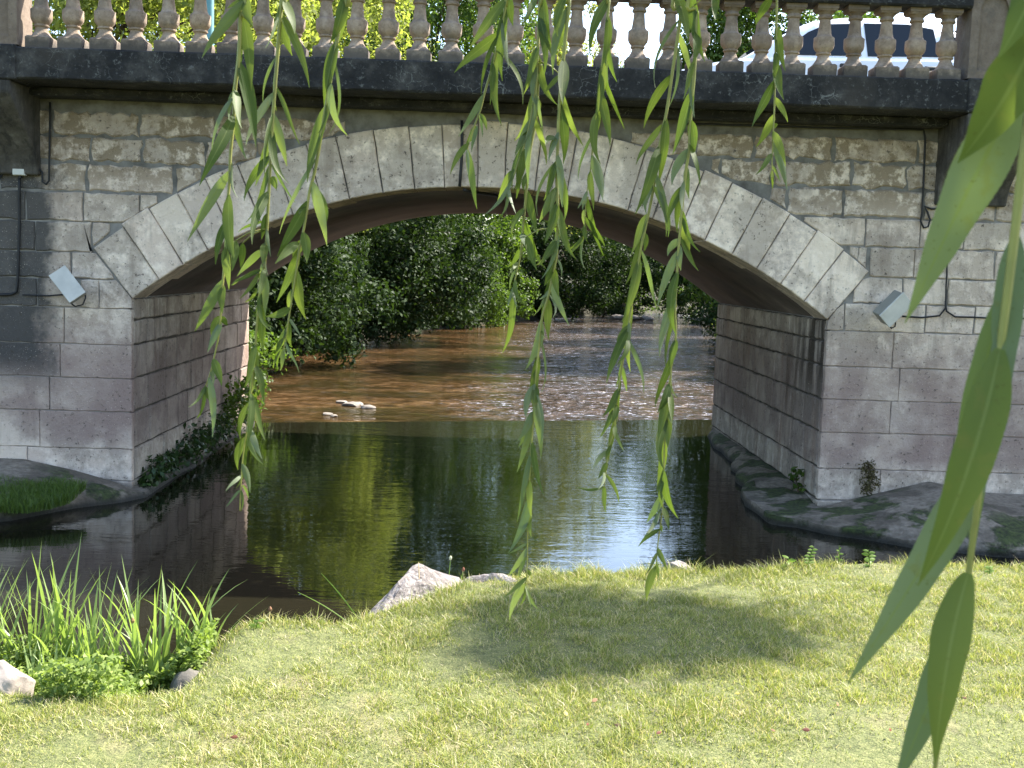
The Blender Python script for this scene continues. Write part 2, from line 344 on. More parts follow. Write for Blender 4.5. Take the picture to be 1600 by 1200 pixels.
I=np.arange(nx*ny).reshape(nx,ny); Q=np.stack([I[:-1,:-1],I[1:,:-1],I[1:,1:],I[:-1,1:]],-1).reshape(-1,4)
ground=fast_mesh('ground',V,Q,MAT['ground']); tag(ground,kind='structure'); ground.data.polygons.foreach_set('use_smooth',[True]*len(ground.data.polygons))
# pool: still upper water, ends in a straight crest just past the bridge
WL,WR=Vector((-4.6,12.88,0)),Vector((5.2,15.43,0))
pool=meshobj('pool_water',[(-14,2.5,0),(14,2.5,0),(14,13.38,0),(5.2,13.38,0),WR,WL,(-4.6,12.7,0),(-14,12.7,0),
   WR+Vector((-.03,.1,-.5)),WL+Vector((-.03,.1,-.5))],[(0,1,2,3,4,5,6,7),(5,4,8,9)],MAT['pool']); tag(pool,kind='structure')
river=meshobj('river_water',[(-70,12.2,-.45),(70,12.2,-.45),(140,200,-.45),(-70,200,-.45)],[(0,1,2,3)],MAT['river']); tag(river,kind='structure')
wd=(WR-WL).normalized(); wn=Vector((-wd.y,wd.x,0)); mb=MB()
a,b_=WL+Vector((0,0,-.03)),WR+Vector((0,0,-.03))
pr=[(-.35,-.03),(-.02,-.03),(.06,-.1),(.10,-.9),(-.35,-.9)]
vs=[p+wn*o+Vector((0,0,z+.03)) for p in (a,b_) for o,z in pr]
mb.add(vs,[(0,1,6,5),(1,2,7,6),(2,3,8,7),(3,4,9,8),(4,0,5,9),(4,3,2,1,0),(5,6,7,8,9)])
weir=mb.build('weir',MAT['conc']); tag(weir,'low straight concrete weir holding back the pool under the arch','weir')

# ================================================================== bridge
XC,HS,RI,ZCEN=-.05,2.79,4.497,-1.927
RE=RI+.50; ZSP=1.60; ANG=math.asin(HS/RI); FY,BY=9.0,13.4
XL,XR=XC-HS,XC+HS
bridge=empty('stone_bridge',(0,FY,0)); tag(bridge,'old pale stone arch bridge with balustrade spanning the stream','bridge')
INV=Matrix.Translation((0,-FY,0))
def bpart(o, parent=None):
    """parent while keeping world-space vertices: vertices are written in world space"""
    o.data.transform(INV); o.parent=bridge if parent is None else parent
    return o
# core: spandrel backing, vault and pier backing in mortar / render
def core(y0,y1,ri,xl,xr,m_face,m_in):
    arc=[(xl,-1.2)]+[(XC+ri*math.sin(a),ZCEN+ri*math.cos(a)) for a in np.linspace(-ANG,ANG,33)]+[(xr,-1.2)]
    arc[1]=(xl,arc[1][1]); arc[-2]=(xr,arc[-2][1])
    v=[];f=[]
    n=len(arc)
    for y in (y0,y1):
        for (x,z) in arc: v.append((x,y,z))
        for (x,z) in arc: v.append((x,y,3.19))
        v+=[(-9,y,-1.2),(-9,y,3.19),(9,y,-1.2),(9,y,3.19)]
    S=2*n+4
    for s in (0,1):
        o=s*S
        for i in range(1,n-2):
            q=(o+i,o+i+1,o+n+i+1,o+n+i); f.append(q if s==0 else q[::-1])
        q=(o+2*n,o+0,o+1,o+n+1,o+2*n+1); f.append(q if s==0 else q[::-1])
        q=(o+n-1,o+2*n+2,o+2*n+3,o+2*n-2,o+n-2); f.append(q if s==0 else q[::-1])
    nf=len(f)
    for i in range(n-1): f.append((i+1,i,S+i,S+i+1))
    f+= [(2*n,2*n+1,S+2*n+1,S+2*n),(2*n+3,2*n+2,S+2*n+2,S+2*n+3)]
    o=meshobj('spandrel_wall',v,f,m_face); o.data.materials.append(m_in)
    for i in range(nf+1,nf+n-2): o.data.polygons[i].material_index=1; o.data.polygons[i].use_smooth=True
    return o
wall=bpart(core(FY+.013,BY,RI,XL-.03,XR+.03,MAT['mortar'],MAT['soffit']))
def inset(poly,d):
    n=len(poly); out=[]
    for i in range(n):
        p0,p,p1=Vector(poly[i-1]),Vector(poly[i]),Vector(poly[(i+1)%n])
        e0=(p-p0); e1=(p1-p)
        if e0.length<1e-6: e0=e1
        if e1.length<1e-6: e1=e0
        n0=Vector((-e0.y,e0.x)).normalized(); n1=Vector((-e1.y,e1.x)).normalized(); m=(n0+n1)
        m = m.normalized() if m.length>1e-4 else n0
        out.append(tuple(p+m*d))
    return out
def densify(poly,step,jit):
    out=[]
    for i in range(len(poly)):
        a=Vector(poly[i]); b=Vector(poly[(i+1)%len(poly)]); k=max(1,int((b-a).length/step+.3))
        for j in range(k):
            p=a.lerp(b,j/k); out.append((p.x+random.uniform(-jit,jit),p.y+random.uniform(-jit,jit)))
    return out
def stone(name,poly,mapf,m,parent,dep=.055,ch=.009,step=.085,jit=.004):
    """poly CCW in (u,w); mapf(u,w,d) -> world, d = depth behind the visible face"""
    if len(poly)<3: return
    P=densify(poly,step,jit); A=inset(P,ch); off=random.uniform(-.004,.004) if ch<.012 else random.uniform(-.002,.0085)
    n=len(P); v=[mapf(u,w,dep) for u,w in P]+[mapf(u,w,ch+off) for u,w in P]+[mapf(u,w,off) for u,w in A]
    f=[tuple(range(2*n,3*n))]
    for i in range(n):
        j=(i+1)%n; f+=[(i,j,n+j,n+i),(n+i,n+j,2*n+j,2*n+i)]
    o=meshobj(name,v,f,m); bpart(o,parent); return o
front=lambda u,w,d: Vector((u,FY+d,w))
COURSES=[-.15,.12,.38,.68,.95,1.22,1.51,1.74,1.95,2.19,2.42,2.65,2.86,3.05]
def ext_z(x):
    dx=x-XC; return ZCEN+math.sqrt(max(0,(RE+.012)**2-dx*dx)) if abs(dx)<RE else -9
ex=RE*math.sin(ANG); ez=ZCEN+RE*math.cos(ANG)     # skewback outer corner
def skew_z(x):                                     # skewback line from (HS,ZSP) to (ex,ez)
    d=abs(x-XC); return ZSP+(d-HS)/(ex-HS)*(ez-ZSP)
def clip_stone(x0,x1,z0,z1,jit,parent):
    if z1<=ZSP: return [[(x0,z0),(x1,z0),(x1,z1),(x0,z1)]]
    E1=ex+.012; xs=sorted(set(list(np.linspace(x0,x1,max(2,int((x1-x0)/.06)+1)))+[q for q in (XC-E1,XC+E1,XC-HS,XC+HS) if x0<q<x1])); out=[]
    def run(cols):
        """cols: (x,lo,hi); keep the widest connected run that is open"""
        best=[];cur=[]
        for c in cols:
            if c[2]-c[1]>(.03 if z0<2.3 else .075): cur.append(c)
            else:
                if len(cur)>len(best): best=cur
                cur=[]
        if len(cur)>len(best): best=cur
        if len(best)>1 and best[-1][0]-best[0][0]>.05:
            out.append([(x,lo) for x,lo,hi in best]+[(x,hi) for x,lo,hi in best[::-1]])
    if z0>=ez-.01: run([(x,max(z0,ext_z(x)) if abs(x-XC)<E1 else z0,z1) for x in xs])
    else:
        run([(x,z0,(z1 if abs(x-XC)>=E1 else min(z1,skew_z(x)-.012)) if abs(x-XC)>=HS-1e-6 else z0) for x in xs])
        if z1>ez: run([(x,max(z0,ext_z(x)) if abs(x-XC)<E1 else z1,z1) for x in xs])
    return out
def merge_x(course_i,a,b):
    big=course_i<6
    xs=[a]; 
    while xs[-1]<b-.3:
        xs.append(xs[-1]+(random.uniform(.5,.95) if big else random.uniform(.36,.72)))
    xs[-1]=b
    if len(xs)>2 and xs[-1]-xs[-2]<.2: xs.pop(-2)
    return xs
for ci in range(len(COURSES)-1):
    z0,z1=COURSES[ci],COURSES[ci+1]
    j=.0035 if z0<1.5 else .006 if z0<2.3 else (.010 if z0<2.6 else .016); g=.003 if z0<1.5 else (.006 if z0<2.3 else .011)
    if ci==0: g=.006
    for side in (-1,1):
        if z1<=ZSP-.02: spans=[(-6.6,XL)] if side<0 else [(XR,6.6)]
        else: spans=[(-6.6,XC)] if side<0 else [(XC,6.6)]
        for a,b in spans:
            xs=merge_x(ci,a,b)
            if side>0: xs=[a+b-x for x in xs][::-1]
            for q in range(len(xs)-1):
                if z0>2.85 and random.random()<.0: continue
                for poly in clip_stone(xs[q]+g,xs[q+1]-g,z0+g,z1-g,j,wall):
                    if len(poly)>=3: stone('stone',poly,front,MAT['stone'],wall,jit=j,step=.085 if z0<2.3 else .05,ch=.005 if z0<1.6 else (.008 if z0<2.3 else .012))
# voussoirs: ring of 25 wedge stones, all deep enough to show on the soffit
ring=MB(); 
arc=lambda r,a,y: Vector((XC+r*math.sin(a),y,ZCEN+r*math.cos(a)))
nA=48; As=np.linspace(-ANG,ANG,nA)
v=[arc(r,a,y) for a in As for (r,y) in ((RI+.03,FY+.012),(RE-.02,FY+.012),(RE-.02,FY+.06),(RI+.03,FY+.06))]
f=[(4*i+k,4*i+(k+1)%4,4*i+4+(k+1)%4,4*i+4+k) for i in range(nA-1) for k in range(4)]
arch=bpart(meshobj('arch_ring',v,f,MAT['mortar']))
NV=25; cuts=[-ANG]
ws=[random.uniform(.86,1.14) for _ in range(NV)]; tot=sum(ws)
for w in ws: cuts.append(cuts[-1]+2*ANG*w/tot)
for k in range(NV):
    a0,a1=cuts[k]+.0008,cuts[k+1]-.0008; off=random.uniform(-.014,.004)-.008; re=RE+random.uniform(-.022,.012); ri=RI-random.uniform(.004,.012)
    m=4; A=[a0+(a1-a0)*i/m for i in range(m+1)]; ch=.008
    rows=[]
    def rj(): return random.uniform(-.003,.003)
    inn=[ (ri,a) for a in A]; outr=[(re,a) for a in A[::-1]]
    # sides get intermediate points
    sR=[(ri+(re-ri)*t+rj(),a1+rj()/4) for t in (.25,.5,.75)]; sL=[(re+(ri-re)*t+rj(),a0+rj()/4) for t in (.25,.5,.75)]
    loop=inn+sR+outr+sL; n=len(loop); cr,ca=(ri+re)/2,(a0+a1)/2
    dp=random.choice((.36,.52))
    V3=[arc(r,a,FY+dp) for r,a in loop]+[arc(r,a,FY+off+ch) for r,a in loop]
    V3+=[arc(r-ch*np.sign(r-cr)*(abs(r-cr)>.2),a-(ch/r)*np.sign(a-ca)*(abs(a-ca)>.4*(a1-a0)),FY+off) for r,a in loop]
    Fc=[tuple(range(2*n,3*n))]
    for i in range(n):
        j=(i+1)%n; Fc+=[(i,j,n+j,n+i),(n+i,n+j,2*n+j,2*n+i)]
    bpart(meshobj('voussoir',V3,Fc,MAT['vous']),arch)
# inner pier walls: coursed blocks on both sides of the channel
for side,xw,nm in ((-1,XL,'left'),(1,XR,'right')):
    bk=MB(); bk.box(min(xw+side*.018,xw+side*.05),max(xw+side*.02,xw+side*.05),FY+.07,BY-.005,-.4,ZSP-.01)
    pw=bpart(bk.build('pier_wall',MAT['joint'])); 
    mp=(lambda u,w,d,xw=xw,side=side: Vector((xw+side*d,u,w)))
    cz=[-.2,.12,.38,.68,.95,1.22,1.42,ZSP-.005]
    for ci in range(len(cz)-1):
        ys=[FY+.065]
        while ys[-1]<BY-.25: ys.append(ys[-1]+random.uniform(.3,.62))
        ys[-1]=BY-.004
        for q in range(len(ys)-1):
            g=.009; P=[(ys[q]+g,cz[ci]+g),(ys[q+1]-g,cz[ci]+g),(ys[q+1]-g,cz[ci+1]-g),(ys[q]+g,cz[ci+1]-g)]
            # winding must face the channel
            o=stone('stone',P if side>0 else P,mp,MAT['stone_in'],pw,dep=.04,jit=.006,step=.12)
for o in list(bpy.data.objects):
    if o.name.startswith('stone') and o.type=='MESH':
        bm=bmesh.new(); bm.from_mesh(o.data); bmesh.ops.recalc_face_normals(bm,faces=bm.faces); bm.to_mesh(o.data); bm.free()

# cornice slab, moulding under it
ZB,ZT=3.20,3.43; OV=.55
def boxpart(name,x0,x1,y0,y1,z0,z1,m,parent=None,bv=.008,sub=0):
    mb=MB(); mb.box(x0,x1,y0,y1,z0,z1); o=mb.build(name,m)
    if bv: bevel(o,bv,2)
    return bpart(o,parent)
def rough_slab(name,x0,x1,y0,y1,z0,z1,m,parent=None,step=.12,jit=.004):
    xs=np.linspace(x0,x1,max(2,int((x1-x0)/step))); mb=MB(); n=len(xs); c=.012
    prof=[(y0+c,z0),(y0,z0+c),(y0,z1-c),(y0+c,z1),(y1,z1),(y1,z0)]
    v=[(x,y+(random.uniform(-jit,jit) if i<4 else 0),z+(random.uniform(-jit,jit) if i<4 else 0)) for x in xs for i,(y,z) in enumerate(prof)]
    f=[(6*i+k,6*i+6+k,6*i+6+(k+1)%6,6*i+(k+1)%6) for i in range(n-1) for k in range(6)]+[(0,1,2,3,4,5),tuple(6*(n-1)+k for k in (5,4,3,2,1,0))]
    mb.add(v,f); return bpart(mb.build(name,m),parent)
PX=[-3.50,3.52]; PW=.345
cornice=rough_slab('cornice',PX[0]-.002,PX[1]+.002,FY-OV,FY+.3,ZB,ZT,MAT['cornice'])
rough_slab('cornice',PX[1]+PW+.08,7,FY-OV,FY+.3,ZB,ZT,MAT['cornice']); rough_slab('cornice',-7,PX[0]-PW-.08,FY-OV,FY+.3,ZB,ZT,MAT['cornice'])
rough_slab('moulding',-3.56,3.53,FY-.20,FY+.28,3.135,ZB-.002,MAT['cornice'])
for sx,x0 in ((-1,PX[0]-PW-.08),(1,PX[1])):
    x1=x0+PW+.08
    blk=boxpart('cornice_block',x0+.003,x1-.003,FY-OV-.012,FY+.3,ZB-.01,ZT+.012,MAT['cornice'],bv=.012)
    # corbel: curved bracket below the block, a little wider than the pillar
    cx0,cx1=(x0-.12,x1-.05) if sx<0 else (x0+.02,x1+.16)
    prof=[(FY+.05,ZB-.012),(FY-OV+.0,ZB-.012),(FY-OV+.0,ZB-.10)]
    for t in np.linspace(0,1,9): prof.append((FY-OV+.0+.50*math.sin(t*math.pi/2)**1.25,ZB-.10-.56*t))
    prof.append((FY+.05,ZB-.66)); n=len(prof)
    v=[(x,y,z) for x in (cx0,cx1) for y,z in prof]; f=[tuple(range(n))[::-1],tuple(range(n,2*n))]+[(i,(i+1)%n,n+(i+1)%n,n+i) for i in range(n)]
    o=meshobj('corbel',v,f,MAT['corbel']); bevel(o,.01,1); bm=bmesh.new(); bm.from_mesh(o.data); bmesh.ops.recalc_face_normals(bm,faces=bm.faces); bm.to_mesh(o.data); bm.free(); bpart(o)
    # pillar with recessed panel
    px0,px1=x0+.04,x1-.04
    if sx>0: px0,px1=PX[1],PX[1]+PW
    else: px0,px1=PX[0]-PW,PX[0]
    y0,y1=FY-OV+.02,FY-OV+.30
    mb=MB(); zt=4.12; zb=ZT+.014
    fr=.062; cx=(px0+px1)/2
    # outer box without front, frame with arched recess
    pts=[(px0+fr,zb+.06),(px1-fr,zb+.06),(px1-fr,zt-.16)]
    hw=(px1-px0)/2-fr
    pts+=[(cx+hw*math.cos(a)*.8+ (0.0),zt-.16+.085*math.sin(a)) for a in np.linspace(.0,math.pi,7)]+[(px0+fr,zt-.16)]
    npt=len(pts); outer=[]
    for (x,z) in pts:
        ox=px0 if x<cx-.001 else px1
        outer.append((x,z))
    o=None
    mb.box(px0,px1,y0+.03,y1,zb,zt)
    # four frame strips proud of the panel
    mb.box(px0,px0+fr,y0,y0+.032,zb,zt); mb.box(px1-fr,px1,y0,y0+.032,zb,zt); mb.box(px0+fr,px1-fr,y0+.001,y0+.032,zb,zb+.06)
    # arched head
    hv=[]; k=9
    for i in range(k):
        t=i/(k-1); x=px0+fr+(px1-px0-2*fr)*t; z=zt-.17+.10*math.sqrt(max(0,1-((2*t-1)**2)))*(1 if .0<t<1 else 0)
        hv.append((x,z))
    vv=[(x,y0+.001,z) for x,z in hv]+[(x,y0+.001,zt) for x,z in hv]+[(x,y0+.032,z) for x,z in hv]
    ff=[(i,i+1,k+i+1,k+i) for i in range(k-1)]+[(i,2*k+i,2*k+i+1,i+1) for i in range(k-1)]
    mb.add(vv,ff)
    pil=bpart(mb.build('pillar',MAT['bal'])); 
    cap=boxpart('pillar_cap',px0-.03,px1+.03,y0-.03,y1+.03,zt,zt+.10,MAT['bal'],pil,bv=.012)
# balusters
def baluster_mesh():
    mb=MB(); s=.088
    def sq(h0,z0,h1,z1):
        v=[(-h0,-h0,z0),(h0,-h0,z0),(h0,h0,z0),(-h0,h0,z0),(-h1,-h1,z1),(h1,-h1,z1),(h1,h1,z1),(-h1,h1,z1)]
        mb.add(v,[(0,1,5,4),(1,2,6,5),(2,3,7,6),(3,0,4,7),(4,5,6,7),(3,2,1,0)])
    sq(s,0,s,.075); sq(s,.0755,s*.86,.088)
    mb.lathe([(.078,.086),(.068,.10),(.052,.125),(.043,.15),(.044,.158),(.054,.163),(.056,.172),(.048,.178),(.058,.19),(.070,.205),(.0755,.22),(.077,.235),(.077,.283),(.074,.289),(.060,.297),(.052,.312),(.047,.345),(.0425,.39),(.040,.42),(.052,.426),(.055,.435),(.05,.444),(.046,.455),(.058,.468),(.066,.478)],20)
    sq(.066,.476,.075,.49); sq(.078,.4905,.078,.522)
    o=mb.build('baluster',MAT['bal'],None,True,38); return o
RZ=ZT+.522; rail=rough_slab('handrail',PX[0]+.001,PX[1]-.001,FY-OV+.005,FY-OV+.245,RZ,RZ+.15,MAT['cornice'])
for x0,x1 in ((PX[1]+PW+.001,6.9),(-6.9,PX[0]-PW-.001)): rough_slab('handrail',x0,x1,FY-OV+.005,FY-OV+.245,RZ,RZ+.15,MAT['cornice'])
b0=baluster_mesh(); first=True
bx=[-3.36+i*(3.385+3.36)/29 for i in range(30)]+[3.99+.2327*i for i in range(5)]+[-3.98-.2327*i for i in range(3)]
for x in bx:
    o=b0 if first else b0.copy()
    if not first: col.objects.link(o)
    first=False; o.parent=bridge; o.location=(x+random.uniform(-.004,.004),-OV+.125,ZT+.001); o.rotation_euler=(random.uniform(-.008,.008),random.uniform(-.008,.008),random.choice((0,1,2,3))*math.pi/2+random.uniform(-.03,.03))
# deck
boxpart('footway',-9,9,FY+.302,FY+.9,ZB-.01,ZT-.02,MAT['conc'],bv=.01)
boxpart('deck',-9,9,FY+.905,BY+.62,3.192,3.30,MAT['asphalt'],bv=0)
boxpart('far_parapet',-9,9,BY+.625,BY+.87,3.10,3.85,MAT['cornice'],bv=.015)
# road beyond the bridge ends
for s in (-1,1):
    mb=MB(); mb.box(min(s*9.005,s*120),max(s*9.005,s*120),FY+.9,BY+.3,3.0,3.302); o=mb.build('road',MAT['asphalt']); tag(o,kind='structure')

# concrete footings at the foot of each pier
def loft(name,inner,outer,m,k=18):
    inner=[Vector(p) for p in inner]; outer=[Vector(p) for p in outer]
    def dens(L,n=130):
        d=[0]; 
        for a,b in zip(L[:-1],L[1:]): d.append(d[-1]+1)
        t=np.linspace(0,d[-1],n); return [Vector([float(np.interp(q,d,[p[c] for p in L])) for c in range(3)]) for q in t]
    I_,O_=dens(inner),dens(outer); n=len(I_); v=[];
    for a,b in zip(I_,O_):
        for j in range(k):
            t=j/(k-2) if j<k-1 else 1.0
            p=a.lerp(b,min(t,1)); nz=.06*(float(vnoise(p.x*2.3,p.y*2.3,9))-.5)+.035*(float(vnoise(p.x*7,p.y*7,5))-.5)+.018*(float(vnoise(p.x*19,p.y*19,7))-.5)
            z=a.z+(b.z-a.z)*(.45*min(t,1)+.55*min(t,1)**5)+.6*nz*min(1,3*t)
            if j==k-1: z=-.5; p=p+(b-a).normalized()*.06
            if 0<j<k-1: p+=Vector((.10*(float(vnoise(p.x*3,p.y*3,12))-.5)*t,.10*(float(vnoise(p.x*3,p.y*3,13))-.5)*t,0))
            v.append((p.x,p.y,z))
    f=[(i*k+j,(i+1)*k+j,(i+1)*k+j+1,i*k+j+1) for i in range(n-1) for j in range(k-1)]
    o=meshobj(name,v,f,m,None,True,50); return o
e=.075
o=loft('pier_footing',[(2.74,13.3,.10),(2.74,11.2,.12),(2.74,9.9,.13),(2.74,9.25,.10),(2.77,8.985,.06),(3.0,8.985,.13),(3.35,8.985,.22),(3.65,8.985,.30),(4.1,8.985,.22),(5,8.985,.2),(6.6,8.985,.2)],
  [(2.66,13.3,.03),(2.56,11.5,.05),(2.36,10.1,.06),(2.20,9.25,.06),(2.30,8.6,.06),(2.75,8.2,.06),(3.2,7.85,.06),(3.6,7.7,.06),(4.2,7.6,.06),(5,7.5,.06),(6.6,7.5,.06)],MAT['conc'])
tag(o,'grey concrete footing patched with dark moss around right pier','footing')
o=loft('pier_footing',[(-2.85,13.3,.08),(-2.85,11,.08),(-2.85,9.6,.07),(-2.86,8.985,.07),(-3.0,8.985,.12),(-3.3,8.985,.20),(-3.7,8.985,.28),(-5,8.985,.3),(-6.6,8.985,.3)],
  [(-2.74,13.3,.02),(-2.72,11,.02),(-2.70,9.6,.02),(-2.70,8.95,.03),(-2.85,8.75,.04),(-3.1,8.5,.05),(-3.42,8.0,.05),(-5,7.7,.05),(-6.6,7.7,.05)],MAT['conc'])
tag(o,'sloping concrete footing under the left pier beside the turf','footing')

# ================================================================== fixtures on the bridge face
def floodlight(px,py,ang,label):
    c=at(px,py,8.86); r=empty('floodlight',(c.x,FY-.005,c.z)); tag(r,label,'floodlight','floodlights on the bridge face')
    M=Matrix.Translation((0,-.155,0))@Matrix.Rotation(ang,4,'Y')@Matrix.Rotation(R(18),4,'X')
    mb=MB(); mb.box(-.125,.125,-.055,.06,-.068,.068,M); h=mb.build('housing',MAT['greybox'],r); bevel(h,.008,2)
    mb=MB(); mb.box(-.130,.130,-.070,-.0555,-.073,.073,M); fr=mb.build('front_cover',MAT['whitebox'],r); bevel(fr,.004,2)
    mb=MB(); mb.box(-.02,.02,-.10,-.002,-.012,.012); mb.box(-.045,.045,-.012,-.001,-.045,.045); mb.build('bracket',MAT['greybox'],r)
    s=-1 if ang<0 else 1
    mb=MB(); mb.tube([(.01*s,-.13,-.06),(.0,-.13,-.13),(.03,-.09,-.165),(.075,-.05,-.15),(.085,-.02,-.10),(.08,-.008,-.05)],.006,6); mb.build('cable_loop',MAT['cable'],r,True)
floodlight(108,446,R(-128),'white box floodlight on the wall left of the arch')
floodlight(1392,481,R(-47),'white box floodlight on the wall right of the arch')
def cable(name,pts,r,label,Y=8.985):
    P=[at(x,y,Y) for x,y in pts]; Q=[]
    for a,b in zip(P[:-1],P[1:]):
        k=max(1,int((b-a).length/.08)); Q+=[a.lerp(b,i/k) for i in range(k)]
    Q.append(P[-1]); Q=[q+Vector((random.uniform(-.002,.002),random.uniform(-.003,0),random.uniform(-.002,.002))) for q in Q]
    mb=MB(); mb.tube(Q,r,7); o=mb.build(name,MAT['cable'],None,True); tag(o,label,'cable'); return o
cable('power_cable',[(30,274),(30,352),(28,440),(26,456),(18,460),(-40,461)],.011,'black cable dropping down the left wall from the junction box')
cable('power_cable',[(36,461),(75,462),(100,460),(118,466)],.006,'thin black cable running to the left floodlight')
cable('power_cable',[(0,268),(0,280),(4,272),(14,262),(60,262),(66,270),(66,284),(72,288),(77,282),(77,262),(78,160)],.008,'black cable looping under the left corbel')
cable('power_cable',[(722,188),(722,215),(721,250),(718,292)],.012,'black cable down the crown of the arch',8.97)
def at_in(dx,y):  # on the soffit just under the crown
    return Vector((XC+dx,y,ZCEN+math.sqrt((RI-.03)**2-dx*dx)))
mb=MB(); mb.tube([at_in(-.17,FY+.0),at_in(-.10,FY+.3),at_in(.06,FY+.55),at_in(.16,FY+.8),at_in(.2,FY+1.6),at_in(.2,BY-.1)],.014,7); o=mb.build('power_cable',MAT['cable'],None,True); tag(o,'black cable clipped along the dark underside of the vault','cable')
cable('power_cable',[(1060,193),(1300,200),(1443,203),(1446,215),(1443,280),(1441,330),(1438,346),(1443,356),(1450,354),(1453,343),(1449,331),(1444,322),(1456,327),(1474,324)],.008,'black cable looping down beside the right corbel')
cable('power_cable',[(1480,352),(1479,430),(1477,482),(1468,493),(1440,496),(1410,494)],.007,'black cable running down to the right floodlight')
cable('power_cable',[(1477,470),(1479,486),(1492,495),(1560,497),(1700,500)],.007,'black cable leading away right along a stone joint')
def jbox(px,py,label):
    c=at(px,py,8.95); r=empty('junction_box',(c.x,FY-.004,c.z)); tag(r,label,'junction box','junction boxes on the bridge face')
    mb=MB(); mb.box(-.05,.05,-.045,0,-.05,.05); bevel(mb.build('housing',MAT['whitebox'],r),.008,2)
    mb=MB(); mb.box(-.046,.046,-.053,-.0455,-.046,.046); bevel(mb.build('lid',MAT['whitebox'],r),.003,1)
    mb=MB(); mb.lathe([(.012,-.07),(.014,-.05)],8,(0,-.022,0)); mb.build('cable_gland',MAT['cable'],r)
jbox(29,264,'small white junction box under the left corbel'); jbox(1482,336,'small white junction box under the right corbel')

# ================================================================== lamp post and car on the deck
lx=at(327,60,13.3).x
lp=empty('lamp_post',(lx,BY-.1,3.302)); tag(lp,'teal painted lamp post standing on the far side of the bridge','lamp post')
mb=MB(); mb.lathe([(.11,0),(.11,.12),(.075,.17),(.06,.5),(.052,.55),(.05,3.6),(.045,3.9)],12); mb.build('pole',MAT['teal'],lp,True,40)
mb=MB(); mb.lathe([(.06,3.9),(.10,3.94),(.17,4.35),(.18,4.37),(.05,4.5),(.02,4.56)],8); mb.build('lantern',simple('lantern_glass',(.5,.5,.45),.2),lp)
mb=MB(); mb.lathe([(.20,4.37),(.19,4.39),(.06,4.53),(.03,4.62)],8); mb.build('lantern_cap',MAT['teal'],lp)

